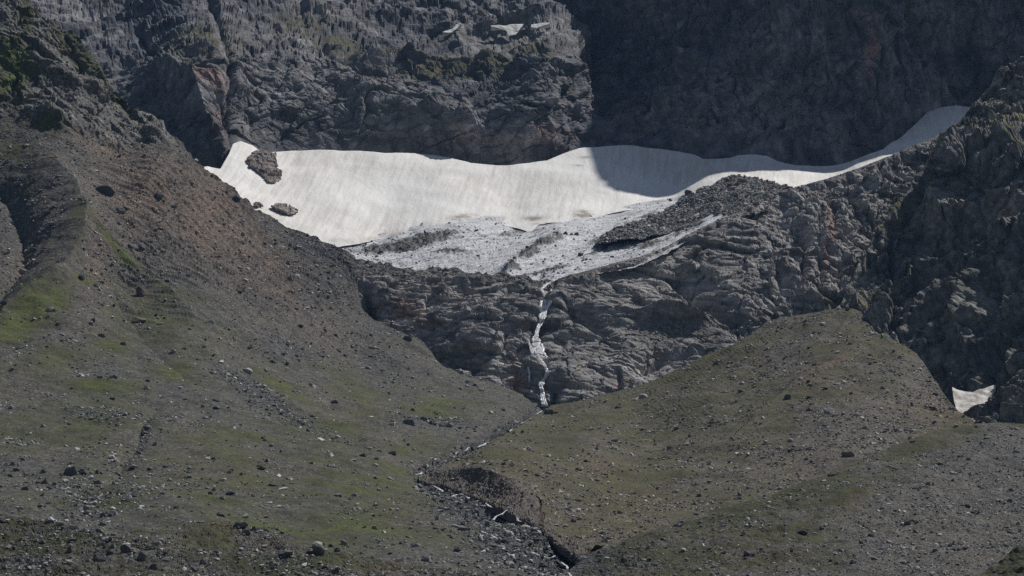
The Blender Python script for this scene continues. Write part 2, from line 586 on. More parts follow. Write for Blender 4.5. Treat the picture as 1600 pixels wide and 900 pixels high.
def strata(P, nvec, L, seed):
    """bedded rock: each bed stands out by its own amount, breaks off sharply and is undercut below"""
    n = np.array(nvec, float); n /= np.linalg.norm(n)
    b = (P @ n) / L + 0.9 * fbm(P / (L * 7), 3, seed) + 0.12 * fbm(P / (L * 1.6), 2, seed + 4)
    k = np.floor(b); f = b - k
    h = hash3(k.astype(np.int64), k.astype(np.int64) * 3, k.astype(np.int64) * 7, seed)
    r = (h & np.uint32(255)).astype(np.float32) / 255
    prof = smooth(0, 0.16, f) * (1 - 0.75 * smooth(0.3, 1.0, f))
    brk = 0.35 + 1.1 * np.clip(0.5 + perlin(P / (L * 2.6) + k[..., None] * 1.7, seed + 9), 0, 1)
    return (0.25 + 0.75 * r) * prof * brk - 0.3

def rock_shape(P, seed, R, stretch, big=7, l0=55, mid=3.2, l1=15, small=1.5, l2=6, tiny=0.6, l3=2.6, rough=0.35, beds=None):
    q = P + 5.0 * np.stack([fbm(P / 32, 3, seed + 1), fbm(P / 32 + 7.3, 3, seed + 2), fbm(P / 32 + 3.1, 3, seed + 3)], -1)
    q = (q @ R) / np.array(stretch)
    o = big * ridged(q / l0, 4, seed)
    o = o + mid * facet(q / l1, seed + 11) + small * facet(q / l2, seed + 23)
    if tiny: o = o + tiny * facet(q / l3, seed + 31)
    o = o + rough * fbm(P / 3.0, 3, seed + 41)
    if beds:
        for i, (L, A) in enumerate(beds[1]):
            o = o + A * strata(P, beds[0], L, seed + 60 + i)
    return o

def ridge_line(PX, PY, pts, h, wl, wr):
    d, side, par = line_dist(PX, PY, pts)
    w = np.where(side > 0, wr, wl)
    return h * np.exp(-d / w)

# ---- headwall
SNOW_TOP = [(290, 268), (325, 258), (345, 262), (358, 240), (364, 225), (375, 221), (395, 227), (412, 240), (430, 236), (460, 234), (490, 232), (520, 232), (560, 235), (600, 240),
            (650, 240), (680, 243), (710, 250), (735, 257), (770, 260), (800, 260), (830, 256), (855, 252), (880, 240), (905, 231), (940, 229), (970, 228), (990, 227), (1020, 232),
            (1060, 236), (1085, 240), (1100, 248), (1120, 249), (1140, 248), (1155, 243), (1180, 242), (1200, 245), (1215, 252), (1240, 258), (1270, 260), (1300, 258), (1330, 250),
            (1360, 240), (1380, 234), (1400, 220), (1430, 195), (1450, 175), (1470, 166), (1495, 163), (1515, 166), (1560, 190)]
HEAD_D = [(-100, 60, 1780), (0, 100, 1760), (100, 150, 1690), (200, 240, 1650), (300, 270, 1618), (345, 255, 1608), (430, 236, 1660), (500, 232, 1672), (600, 240, 1676), (700, 250, 1680),
          (800, 262, 1680), (900, 235, 1708), (985, 228, 1722), (1100, 250, 1706), (1200, 252, 1714), (1300, 262, 1716), (1400, 225, 1746), (1500, 165, 1812), (1600, 165, 1815), (1800, 165, 1825),
          (200, 130, 1705), (300, 120, 1672), (340, 140, 1656), (390, 140, 1676), (450, 140, 1688), (600, 150, 1698), (700, 140, 1702), (800, 130, 1705), (880, 100, 1730), (915, 130, 1742),
          (950, 130, 1800), (1000, 130, 1782), (1050, 60, 1802), (1100, 130, 1754), (1200, 130, 1744), (1300, 130, 1732), (1450, 130, 1768), (1480, 90, 1815), (1550, 100, 1818),
          (150, 60, 1790), (300, 50, 1732), (450, 60, 1748), (600, 80, 1772), (700, 62, 1814), (800, 58, 1828), (870, 55, 1790), (930, 50, 1850),
          (200, 10, 1850), (400, 5, 1820), (600, 15, 1850), (700, 20, 1848), (800, 22, 1852), (900, 0, 1868), (1000, 0, 1828), (1100, 0, 1805), (1200, 0, 1772), (1400, 0, 1770), (1480, 0, 1815), (1600, 0, 1820),
          (0, -300, 2050), (400, -300, 2020), (800, -300, 2040), (1000, -200, 1900), (1100, -300, 1890), (1200, -110, 1782), (1300, -250, 1796), (1400, -330, 1786), (1450, -330, 1778), (1600, -300, 1800), (1800, -300, 1830), (1800, 0, 1840)]

def head_masks(PX, PY, P):
    red = blobs(PX, PY, [(330, 135, 35, 25, .8, 20), (345, 200, 25, 60, .6, 0), (850, 215, 60, 40, .5, 0), (700, 215, 160, 35, .42, 0), (1270, 90, 40, 80, .5, 10), (1360, 90, 16, 90, .7, 5), (1350, 40, 90, 60, .4, 0), (990, 210, 40, 40, .5, 0), (600, 110, 70, 20, .4, 20)])
    moss = blobs(PX, PY, [(320, 70, 110, 50, .55, 0), (520, 55, 90, 25, .6, 15), (620, 90, 120, 22, .75, 5), (720, 105, 110, 14, .9, 0), (830, 80, 60, 20, .6, 0), (470, 30, 90, 30, .5, 0)])
    return {'red': red, 'moss': moss}

def head_shape(P, N, PX, PY, at):
    base = curve(SNOW_TOP)(PX)
    near = smooth(0, 60, base - PY)
    R = rot(20, -28, 10)
    left = rock_shape(P, 100, R, (1.5, 1.2, 0.75), big=6.5, l0=75, mid=2.8, l1=20, small=1.3, l2=8, tiny=0.5, l3=3.4, rough=0.1, beds=((0.5, -0.25, 0.8), ((13, 1.8), (5, 0.8))))
    R2 = rot(5, 6, 0)
    right = rock_shape(P, 140, R2, (0.8, 1.0, 1.9), big=5, l0=60, mid=3.2, l1=22, small=1.8, l2=9, tiny=0.7, l3=3.8, rough=0.3, beds=((0.9, 0.1, 0.3), ((17, 2.2), (6, 1.0))))
    w = smooth(900, 990, PX)
    o = (left * (0.4 + 0.6 * fade(P, 9))) * (1 - w) + right * w
    # couloir in the shaded wall, the deep cleft beside the buttress, a dark crack near the left end
    o = o - ridge_line(PX, PY, [(1395, -60), (1425, 15), (1460, 80), (1490, 125), (1522, 165)], 26, 10, 7)
    o = o - ridge_line(PX, PY, [(925, 10), (938, 60), (945, 110), (955, 160)], 14, 8, 12)
    o = o - ridge_line(PX, PY, [(215, 45), (222, 62), (235, 75)], 8, 5, 5)
    o = o - ridge_line(PX, PY, [(330, 0), (345, 30), (355, 60), (362, 160), (360, 225)], 8, 7, 9)
    o = o + ridge_line(PX, PY, [(270, 100), (310, 130), (325, 190), (350, 240)], 9, 12, 16)
    o = o - ridge_line(PX, PY, [(505, 60), (540, 90), (600, 120), (635, 150)], 4, 6, 8)
    return o * (0.35 + 0.65 * near)

rows_head = np.concatenate([np.linspace(0, 0.52, 60)[:-1], np.linspace(0.52, 1.0, 200)])
head_top = [(-100, -120), (200, -130), (600, -110), (900, -120), (1000, -110), (1100, -100), (1200, -98), (1300, -222), (1400, -370), (1450, -440), (1800, -440)]  # unseen crest above the view, its profile shaped to shade the snow
head_bottom = [(-100, 320), (290, 300)] + [(x, y + 30) for x, y in SNOW_TOP[1:-1]] + [(1560, 260), (1800, 260)]
land('headwall_mountain', 'dark grey rock headwall with ledges rising behind the snowfield', 'cliff', -100, 1800, head_top, head_bottom, HEAD_D, head_shape, M_HEAD, 1.5, rows_head,
     skirt=((12, -8), (40, -25), (130, -75), (260, -60), (620, 160)), masks=head_masks)  # unseen back of the mountain raised to keep the right wall in shade

# ---- snowfield and glacier share one bed
ICE_D = [(300, 262, 1560), (345, 262, 1580), (375, 222, 1620), (430, 236, 1640), (500, 232, 1650), (600, 240, 1655), (700, 249, 1660), (800, 260, 1660), (900, 232, 1690), (985, 227, 1702), (1100, 248, 1684),
         (1200, 250, 1690), (1300, 258, 1692), (1400, 220, 1722), (1500, 163, 1795), (1560, 190, 1790), (360, 300, 1545), (450, 350, 1520), (530, 380, 1505), (600, 370, 1530), (800, 352, 1556), (950, 330, 1592),
         (1060, 313, 1612), (600, 420, 1462), (800, 430, 1412), (870, 436, 1394), (940, 417, 1404), (1000, 402, 1412), (1050, 375, 1446), (1110, 348, 1470), (1240, 292, 1600), (1350, 262, 1650), (1480, 206, 1722),
         (300, 320, 1500), (500, 440, 1440), (870, 470, 1370), (1540, 240, 1740), (700, 300, 1600), (950, 280, 1640)]
SNOW_EDGE = [(290, 300), (400, 345), (480, 388), (530, 386), (560, 381), (590, 372), (640, 361), (680, 352), (705, 345), (725, 349), (760, 344), (785, 348), (805, 355), (830, 361), (842, 350), (860, 346), (905, 342), (950, 333), (1000, 323), (1060, 313),
             (1110, 305), (1200, 300), (1240, 296), (1300, 286), (1400, 262), (1480, 236), (1560, 210)]
icef = TPS(ICE_D)

def snow_masks(PX, PY, P):
    d = blobs(PX, PY, [(720, 338, 22, 5, .9, -8), (770, 341, 18, 5, .8, 0), (835, 342, 14, 4, 1.0, 0), (912, 336, 15, 6, 1.0, 0), (845, 352, 12, 4, .7, 0), (535, 380, 30, 5, .55, 0), (600, 371, 40, 4, .5, -10), (560, 260, 30, 30, .12, 0), (700, 270, 60, 30, .12, 0), (935, 300, 18, 18, .22, 0), (915, 246, 10, 1.5, .7, 0), (905, 259, 8, 1.2, .6, 0)])
    n = fbm(P / 7, 3, 333)
    return {'dirt_or_shade': np.clip(d * (1 + 1.2 * n), 0, 1)}

def snow_shape(P, N, PX, PY, at):
    flute = P * np.array([1 / 9.0, 1 / 60.0, 1 / 60.0])
    o = 0.22 * fbm(flute, 3, 210) + 1.6 * fbm(P / 60, 3, 220) + 0.10 * fbm(P / 2.2, 2, 230)
    return o
land('snowfield', 'broad dirty white old snowfield lying below the headwall', 'snowfield', 290, 1560, SNOW_TOP, [(x, y + 3) for x, y in SNOW_EDGE], lambda x, y: icef(x, y) - 0.6 * smooth(0, 6, curve(SNOW_EDGE)(x) + 3 - y),
     snow_shape, M_SNOW, 1.5, skirt=((2, 0.5), (6, 8), (9, 20)), masks=snow_masks, kind='thing')

ICE_BOTTOM = [(400, 380), (480, 420), (560, 450), (640, 462), (800, 470), (870, 472), (900, 440), (940, 428), (1000, 412), (1043, 394), (1075, 377), (1110, 358), (1200, 335)]
def ice_masks(PX, PY, P):
    d = blobs(PX, PY, [(610, 388, 55, 9, 1.0, -2), (660, 375, 50, 12, .75, -12), (690, 366, 25, 9, .7, -10), (700, 394, 60, 4, .5, 0), (800, 364, 60, 7, .4, -6), (820, 405, 45, 9, 1.0, -38), (860, 382, 30, 5, .8, -20), (950, 372, 30, 9, .7, -20), (930, 395, 50, 4, .5, -25), (950, 380, 40, 6, .8, -8), (1010, 384, 40, 5, .7, -14), (1060, 366, 40, 4, .5, -22), (1000, 345, 60, 6, .45, -28), (860, 425, 50, 4, .6, -15)])
    n = fbm(P / 9, 3, 433)
    at = {'dirt_or_shade': np.clip(d * (1 + 0.8 * n) + 0.15 + 0.15 * n, 0, 1)}
    return at
def ice_shape(P, N, PX, PY, at):
    q = (P @ rot(0, 0, 36)) / np.array([7.0, 1.0, 1.0])
    o = 0.9 * fbm(q / 5, 4, 410) + 1.2 * fbm(P / 40, 3, 420) + 0.25 * facet(P / 3.0, 430, 0.6)
    o = o + 1.4 * at['dirt_or_shade'] * (0.5 + fbm(P / 3, 2, 440))
    o = o + ridge_line(PX, PY, [(795, 428), (820, 408), (850, 385), (875, 374)], 4.0, 8, 10)
    return o * smooth(0, 25, PY - curve(SNOW_EDGE)(PX) + 10)
land('glacier', 'bare grey white glacier ice streaked with debris below the snowfield', 'glacier', 400, 1200, [(x, y - 6) for x, y in SNOW_EDGE], ICE_BOTTOM, icef, ice_shape, M_ICE, 1.4, skirt=None, masks=ice_masks, kind='thing')

# ---- rubble ridge on the glacier
def plain_masks(PX, PY, P):
    z = np.zeros(PX.shape)
    return {'red': z, 'grass': z, 'dark': z + 0.15 + 0.4 * fbm(P / 14, 3, 77)}
RUB_TOP = [(935, 374), (945, 364), (960, 358), (1000, 344), (1040, 326), (1060, 313), (1064, 306), (1085, 300), (1095, 292), (1110, 290), (1130, 280), (1150, 276), (1180, 278), (1200, 282), (1210, 287), (1240, 294), (1262, 300)]
RUB_BOT = [(935, 378), (951, 377), (1000, 376), (1043, 366), (1080, 356), (1110, 350), (1160, 342), (1200, 330), (1262, 306)]
RUB_D = [(940, 368, 1478), (1000, 344, 1520), (1060, 313, 1572), (1100, 291, 1590), (1150, 276, 1600), (1200, 282, 1590), (1250, 298, 1540), (960, 377, 1456), (1000, 376, 1458), (1043, 366, 1466), (1100, 353, 1470), (1200, 328, 1470), (1262, 306, 1520)]
def rubble_shape(P, N, PX, PY, at):
    return 2.0 * fbm(P / 16, 4, 510) + 0.6 * facet(P / 4.0, 520) + 0.3 * facet(P / 1.8, 530)
land('rubble_ridge', 'dark grey rubble moraine heaped on the glacier above the rock slabs', 'moraine', 935, 1262, RUB_TOP, RUB_BOT, RUB_D, rubble_shape, M_RUBBLE, 1.4, masks=plain_masks)

# ---- rock bar with the waterfall
BAR_TOP = [(535, 398), (560, 406), (600, 413), (640, 418), (700, 420), (760, 425), (800, 431), (830, 434), (870, 434), (900, 427), (940, 416), (1000, 401), (1043, 384), (1075, 366), (1110, 349), (1160, 328), (1200, 303), (1240, 293), (1290, 279), (1340, 263), (1390, 243), (1440, 222), (1480, 206), (1580, 190)]
BAR_BOT = [(535, 520), (600, 535), (640, 560), (700, 600), (760, 625), (850, 665), (900, 660), (1000, 630), (1100, 590), (1200, 540), (1300, 510), (1400, 500), (1580, 480)]
BAR_D = [(540, 400, 1412), (600, 413, 1408), (700, 420, 1395), (800, 430, 1378), (870, 434, 1376), (940, 416, 1390), (1000, 401, 1402), (1110, 349, 1446), (1200, 302, 1486), (1340, 263, 1502), (1480, 206, 1540), (1580, 190, 1540),
         (560, 500, 1372), (600, 510, 1362), (700, 580, 1316), (760, 600, 1300), (850, 640, 1280), (900, 640, 1282), (1000, 605, 1312), (1100, 565, 1336), (1200, 510, 1364), (1300, 480, 1384), (1500, 460, 1400),
         (640, 450, 1380), (700, 470, 1366), (760, 480, 1352), (850, 500, 1342), (850, 560, 1312), (950, 460, 1366), (1000, 520, 1346), (1060, 520, 1356), (1080, 450, 1380), (1080, 420, 1404), (1200, 420, 1402), (1200, 360, 1444), (1300, 400, 1420), (1300, 330, 1460), (1400, 330, 1470)]
def bar_masks(PX, PY, P):
    red = blobs(PX, PY, [(640, 490, 40, 25, .7, 0), (665, 505, 22, 14, .8, 0), (700, 450, 60, 20, .4, 0), (805, 595, 18, 20, 1.0, 0), (970, 600, 20, 8, .8, 0), (1300, 360, 14, 60, .75, 0), (1290, 400, 10, 40, .8, 0), (980, 375, 60, 12, .35, 0), (1180, 330, 60, 20, .4, 0)])
    d = blobs(PX, PY, [(1040, 520, 80, 24, 1.1, -8), (930, 550, 60, 8, .7, -8)])
    top = smooth(6, -6, PY - curve(BAR_TOP)(PX) - np.interp(PX, [540, 600, 700, 800, 870, 1100], [34, 22, 15, 10, 8, 5]) - 9 * fbm(P / 9, 3, 616))
    return {'red': red, 'moss': blobs(PX, PY, [(1310, 480, 60, 20, .9, 0), (1190, 500, 40, 12, .4, 0), (1100, 540, 60, 8, .5, -20)]), 'scree': np.maximum(np.clip(d, 0, 1), top)}
def bar_shape(P, N, PX, PY, at):
    R = rot(12, 8, 15)
    slab = rock_shape(P, 600, R, (2.4, 1.6, 0.8), big=3.4, l0=46, mid=3.2, l1=15, small=1.5, l2=6.0, tiny=0.55, l3=2.4, rough=0.1, beds=((0.1, 0.25, 1), ((9, 1.0), (3.4, 0.5))))
    R2 = rot(0, -14, 5)
    steep = rock_shape(P, 640, R2, (0.8, 1.2, 1.7), big=4, l0=46, mid=3.2, l1=14, small=1.5, l2=6.0, tiny=0.55, l3=2.4, rough=0.1, beds=((0.25, 0.3, 1), ((9, 0.9), (3.4, 0.5))))
    w = smooth(1130, 1230, PX + 0.35 * (PY - 430))
    o = slab * (1 - w) + steep * w
    o = o * (1 - 0.85 * np.clip(at['scree'], 0, 1)) + 0.4 * fbm(P / 2.5, 3, 650) * at['scree']
    o = o - ridge_line(PX, PY, [(571, 456), (573, 475), (575, 500)], 13, 6, 5)
    o = o - ridge_line(PX, PY, [(712, 552), (740, 560)], 11, 8, 14)
    o = o - ridge_line(PX, PY, [(868, 436), (852, 460), (850, 490), (838, 520), (846, 560), (855, 582), (846, 600), (849, 640)], 4.5, 8, 8)
    o = o - ridge_line(PX, PY, [(870, 600), (862, 640)], 7, 6, 7)
    o = o - ridge_line(PX, PY, [(800, 545), (822, 552)], 6, 10, 10)
    o = o - ridge_line(PX, PY, [(1010, 575), (1035, 560)], 9, 10, 8)
    o = o - ridge_line(PX, PY, [(1060, 430), (1100, 470), (1150, 490)], 10, 12, 14)
    o = o + ridge_line(PX, PY, [(1010, 492), (1060, 486), (1100, 497)], 7, 9, 6)
    o = o - ridge_line(PX, PY, [(1245, 350), (1255, 400), (1252, 440)], 4, 4, 4)
    o = o - ridge_line(PX, PY, [(1280, 340), (1282, 400), (1284, 450)], 3, 3, 4)
    o = o - ridge_line(PX, PY, [(890, 480), (920, 505), (950, 520)], 6, 8, 8)
    return o * smooth(0, 14, PY - curve(BAR_TOP)(PX) + 5)
BAR_TOP = sorted(BAR_TOP + [(float(x), float(curve(BAR_TOP)(x) + 3.2 * math.sin(x * 0.061) + 2.2 * math.sin(x * 0.173 + 1) + 1.4 * math.sin(x * 0.41))) for x in range(566, 862, 7)])
land('rock_bar', 'broken grey bedrock bar the waterfall runs down', 'rock face', 535, 1580, BAR_TOP, BAR_BOT, BAR_D, bar_shape, M_BAR, 1.35, masks=bar_masks)

MOR_TOP = [(655, 741), (672, 737), (700, 722), (720, 713), (750, 703), (780, 683), (810, 664), (830, 650), (850, 641), (862, 633), (900, 627), (960, 613), (1000, 602), (1060, 577), (1100, 557), (1160, 532), (1200, 502), (1230, 497), (1260, 492), (1300, 485), (1330, 483), (1346, 489), (1356, 504), (1364, 520), (1385, 527),
           (1410, 540), (1432, 552), (1446, 570), (1462, 596), (1482, 622), (1500, 645), (1530, 660), (1580, 668), (1700, 680)]
BANK = [(655, 744), (672, 739), (700, 733), (740, 731), (765, 735), (790, 745), (808, 755), (825, 764), (842, 780), (846, 795), (850, 808), (862, 818), (872, 832), (900, 848), (930, 864)]
MOR_BOT = BANK + [(1000, 862), (1100, 832), (1200, 806), (1300, 772), (1400, 735), (1500, 705), (1700, 695)]
MOR_D = [(660, 741, 946), (720, 713, 1005), (780, 683, 1092), (830, 650, 1206), (850, 641, 1252), (900, 627, 1274), (1000, 602, 1302), (1100, 557, 1326), (1200, 502, 1354), (1300, 466, 1372), (1335, 455, 1374), (1362, 522, 1314), (1410, 540, 1268), (1446, 570, 1236), (1482, 622, 1180), (1530, 660, 1120), (1700, 680, 1100),
         (700, 733, 940), (740, 731, 914), (790, 745, 872), (808, 755, 862), (846, 795, 848), (872, 832, 812), (930, 864, 758), (1100, 832, 838), (1300, 772, 940), (1500, 705, 1040), (1700, 695, 1060), (1000, 720, 1070), (1200, 650, 1150), (1280, 600, 1200), (1350, 560, 1246), (1300, 680, 1080), (1100, 640, 1180), (1200, 560, 1270), (900, 700, 1060), (950, 800, 880)]
morf = TPS(MOR_D)
BANK_BOT = [(655, 750), (672, 752), (700, 760), (740, 775), (765, 785), (790, 798), (808, 806), (825, 812), (842, 820), (850, 828), (862, 838), (872, 848), (900, 868), (930, 890)]
# ---- left slope and valley floor
SLOPE_TOP = [(-160, -40), (45, -6), (60, 10), (80, 24), (95, 35), (112, 50), (122, 60), (135, 85), (145, 95), (165, 125), (178, 142), (190, 155), (202, 170), (214, 178), (228, 178), (243, 185), (258, 200), (270, 210), (285, 224), (300, 240), (320, 258), (340, 272), (360, 290), (372, 302), (385, 308),
             (400, 322), (420, 333), (440, 347), (460, 360), (480, 370), (500, 382), (520, 390), (540, 397), (552, 404), (558, 430), (566, 490), (590, 508), (620, 520), (660, 540), (690, 568), (720, 585), (760, 596), (800, 607), (830, 628), (850, 640), (870, 660), (960, 690)]
SLOPE_BOT = [(-160, 935), (960, 935)]
SLOPE_D = [(-160, 930, 620), (0, 920, 625), (400, 930, 640), (800, 930, 660), (960, 930, 670), (0, 840, 700), (300, 840, 715), (600, 860, 720), (850, 860, 745),
           (0, 700, 885), (300, 700, 905), (600, 700, 985), (650, 740, 945), (700, 700, 1030), (800, 672, 1130), (850, 642, 1255), (830, 628, 1272), (900, 700, 1120), (960, 800, 900), (800, 760, 900),
           (0, 560, 1050), (200, 560, 1085), (400, 560, 1150), (600, 600, 1210), (700, 620, 1220), (0, 480, 1130), (100, 440, 1160), (200, 450, 1190), (300, 450, 1215), (400, 450, 1275), (500, 450, 1335), (566, 490, 1366),
           (620, 520, 1348), (690, 568, 1312), (760, 596, 1294), (556, 404, 1404), (0, 380, 1215), (130, 330, 1240), (200, 300, 1290), (250, 260, 1330), (320, 258, 1400), (400, 322, 1415), (480, 370, 1412), (0, 230, 1310), (100, 190, 1330),
           (200, 240, 1345), (214, 178, 1385), (0, 60, 1372), (0, 0, 1395), (45, -6, 1402), (122, 60, 1392), (145, 95, 1390), (-160, 0, 1380), (-160, 400, 1180), (-160, 700, 860)]
slope_f0 = TPS(SLOPE_D)
def bank_D(x, y):
    t = np.clip((y - curve(BANK)(x)) / (curve(BANK_BOT)(x) - curve(BANK)(x)), 0, 1)
    a = morf(x, curve(BANK)(x)) + 0.6; b = slope_f0(x, curve(BANK_BOT)(x)) + 0.5
    over = np.clip((y - curve(BANK_BOT)(x)) / 14, 0, 1)
    return a + (b - a) * (0.65 * t + 0.35 * t * t) - 4 * over
def slope_D(x, y):
    """the slope runs on under the right moraine and its bank"""
    base = slope_f0(x, y)
    y1 = curve(MOR_TOP)(x); yb = curve(MOR_BOT)(x); y2 = np.where(x < 930, curve(BANK_BOT)(x), yb + 10)
    inside = np.where((y > yb) & (x < 930), bank_D(np.clip(x, 655, 930), y), morf(x, y)) + 9 * np.clip((y - y1) / 12, 0, 1) * np.clip((y2 - y) / 8 + 0.1, 0, 1)
    up = morf(x, y1) + 1.0 + (y1 - y) * 1.6
    t = np.where(y < y1, up, inside)
    w = np.where(y < y1, smooth(30, 0, y1 - y), np.where(y > y2, 0.0, 1.0))
    w = w * smooth(640, 668, x)
    return base * (1 - w) + t * w
STREAM = [(848, 640), (825, 655), (800, 670), (765, 690), (730, 705), (690, 722), (660, 740), (672, 757), (700, 772), (740, 792), (785, 812), (830, 840), (865, 868), (890, 900), (905, 930)]
def slope_masks(PX, PY, P):
    nz = fbm(P / 22, 4, 701)
    red = blobs(PX, PY, [(230, 300, 80, 60, .9, 40), (330, 350, 110, 55, 1.0, 38), (430, 430, 90, 40, .7, 40), (520, 520, 60, 25, .5, 38), (170, 230, 60, 22, .7, 20), (150, 400, 25, 70, .45, 0), (330, 300, 60, 30, .9, 40), (40, 400, 12, 50, .7, 20), (75, 255, 8, 5, .8, 20), (380, 740, 80, 20, .3, 0), (630, 800, 50, 20, .35, 0)])
    gr = blobs(PX, PY, [(65, 472, 50, 30, 1.25, -20), (30, 505, 40, 30, .9, -30), (130, 440, 30, 14, .8, 0), (180, 390, 60, 7, .9, 42), (245, 445, 30, 10, .85, 42), (290, 470, 18, 6, .6, 42), (170, 535, 50, 18, .75, 0), (90, 560, 60, 20, .7, 0), (150, 600, 90, 14, .6, 0), (250, 500, 120, 60, .45, 20), (270, 580, 30, 14, .6, 0),
                        (450, 610, 70, 12, .75, 30), (530, 660, 60, 14, .6, 25), (700, 638, 70, 14, .55, 0), (560, 620, 60, 25, .4, 30), (300, 760, 200, 50, .45, 0), (400, 690, 160, 30, .42, 0), (560, 760, 150, 50, .52, 0), (120, 660, 120, 50, .4, 0), (450, 830, 200, 30, .55, 0), (640, 700, 60, 15, .4, 0),
                        (20, 110, 35, 60, 1.2, 0), (42, 30, 14, 60, 1.0, 0), (150, 110, 30, 50, .7, -25), (180, 145, 40, 8, 1.3, 50), (100, 60, 40, 30, .6, 0), (72, 190, 30, 12, .9, 10), (40, 280, 30, 25, .5, 40), (20, 240, 40, 20, .5, 0), (45, 440, 70, 25, .45, -40), (120, 370, 12, 40, .5, 0)])
    d, side, par = line_dist(PX, PY, STREAM)
    wd = 14 + 45 * smooth(0.35, 0.9, par)
    dark = np.maximum(np.exp(-(d / wd) ** 2) * 1.1, blobs(PX, PY, [(380, 600, 60, 16, .9, 30), (450, 640, 70, 10, .9, 25), (660, 655, 70, 9, 1.0, 0), (540, 690, 60, 8, .5, 10), (225, 680, 10, 40, .8, 25), (130, 770, 40, 40, .7, 0), (170, 650, 80, 12, .6, 5), (510, 400, 60, 18, .8, 35), (470, 380, 60, 14, .8, 35), (600, 500, 40, 12, .6, 45), (90, 310, 25, 30, .5, 0), (450, 545, 70, 20, .5, 10),
                                                                           (200, 760, 60, 30, .4, 0), (580, 560, 90, 30, .45, 40), (480, 450, 40, 40, .4, 0)]))
    gr = gr * (1 - 0.9 * np.clip(np.exp(-(d / wd) ** 2), 0, 1))
    st = fbm((P @ rot(0, 0, -14)) / np.array([50.0, 4.0, 9.0]), 3, 708) * smooth(600, 420, PY)
    red = red * (1 + 1.3 * st); dark = dark + 0.55 * np.clip(st, 0, 1) * smooth(160, 260, PY) * smooth(110, 180, PX)
    rk = smooth(-12, 22, np.interp(PX, [-160, 0, 60, 120, 180, 240, 300], [170, 178, 178, 205, 232, 232, 200]) - PY + 14 * nz)
    return {'red': np.clip(red * (1 + .6 * nz), 0, 1), 'grass': np.clip((gr + 0.16 + 0.20 * smooth(440, 600, PY)) * (1 + .7 * nz), 0, 1.3), 'dark': np.clip(dark * (1 + .8 * nz), 0, 1), 'rock': rk}
def slope_shape(P, N, PX, PY, at):
    o = ground_shape(P, 1.0, 710)
    # rills running down the fall line of the scree
    q = (P @ rot(0, 0, -14)) / np.array([60.0, 6.0, 14.0])
    o = o + 0.9 * ridged(q, 3, 720) * smooth(560, 420, PY) * smooth(130, 210, PX)
    o = o + 0.5 * at['dark'] * facet(P / 2.6, 730) * fade(P, 2.6) + 0.25 * facet(P / 1.7, 735) * fade(P, 1.7) * (1 - np.clip(at['grass'], 0, 1))
    rk = at['rock']
    crag = rock_shape(P, 740, rot(0, -35, 0), (1, 1, 1.5), big=3.6, l0=44, mid=2.0, l1=14, small=1.0, l2=6, tiny=0.5, l3=2.6, rough=0.15, beds=((0.6, -0.2, 0.75), ((8, 0.8), (3.2, 0.4))))
    o = o * (1 - rk) + crag * rk
    # the little side moraine with its hollow
    o = o + ridge_line(PX, PY, [(5, 482), (60, 452), (100, 425), (125, 380), (130, 340), (118, 300), (85, 262)], 6.5, 55, 16) 
    o = o - ridge_line(PX, PY, [(0, 470), (35, 410), (30, 350), (0, 290)], 6, 22, 28)
    o = o + ridge_line(PX, PY, [(130, 340), (190, 400), (250, 450), (300, 500)], 2.2, 14, 10)
    o = o - ridge_line(PX, PY, [(185, 470), (230, 530), (290, 590), (380, 620), (480, 650), (560, 680)], 2.0, 18, 14)
    o = o - ridge_line(PX, PY, [(240, 640), (215, 690), (185, 730), (140, 770)], 1.8, 14, 14)
    d, side, par = line_dist(PX, PY, STREAM)
    wd = 14 + 42 * smooth(0.35, 0.9, par)
    o = o - (1.2 + 1.6 * smooth(0.4, 0.8, par)) * np.exp(-(d / wd) ** 2)
    o = o + 0.7 * facet(P / 2.0, 760) * np.exp(-(d / wd) ** 2)
    # under the right moraine the slope keeps well below ground
    y2 = np.where(PX < 930, curve(BANK_BOT)(PX), curve(MOR_BOT)(PX) + 10)
    o = o - 6.0 * smooth(2, 14, PY - curve(MOR_TOP)(PX)) * smooth(0, 8, y2 - PY) * smooth(655, 690, PX)
    return o
land('valley_slope', 'grey brown scree slope with olive turf falling to the valley floor', 'hillside', -160, 960, SLOPE_TOP, SLOPE_BOT, slope_D, slope_shape, M_SLOPE, 1.8, masks=slope_masks, even=True)

# ---- right moraine and the eroded bank of the stream
def mor_masks(PX, PY, P):
    nz = fbm(P / 20, 4, 801)
    gr = 0.58 + blobs(PX, PY, [(900, 660, 160, 30, .3, -10), (840, 700, 100, 30, .3, 0), (1000, 640, 150, 20, .25, -20), (1120, 560, 120, 12, .3, -22), (1330, 545, 60, 14, .35, 0), (1240, 480, 60, 10, .4, -20), (980, 760, 150, 40, .2, 0), (1200, 640, 60, 60, .2, -40), (1380, 490, 40, 20, .3, 0)]) - blobs(PX, PY, [(1330, 680, 110, 50, .5, -20), (1180, 740, 90, 30, .25, -15), (890, 790, 16, 14, .6, 0), (1440, 620, 40, 40, .35, 0), (1240, 545, 60, 50, .3, 0)])
    red = blobs(PX, PY, [(945, 735, 40, 22, .8, 20), (985, 785, 60, 25, .7, -20), (820, 735, 40, 10, .6, 20), (1300, 570, 50, 12, .6, -25), (1260, 610, 30, 20, .4, 0), (960, 830, 100, 12, .5, 0), (1170, 550, 30, 20, .3, 0), (1480, 640, 60, 20, .4, 0)])
    dk = blobs(PX, PY, [(880, 690, 60, 12, .5, 0), (895, 795, 14, 14, .7, 0), (1230, 550, 90, 40, .35, -20)])
    return {'red': np.clip(red * (1 + .8 * nz), 0, 1), 'grass': np.clip(gr * (1 + .7 * nz), 0, 1), 'dark': np.clip(dk * (1 + nz), 0, 1)}
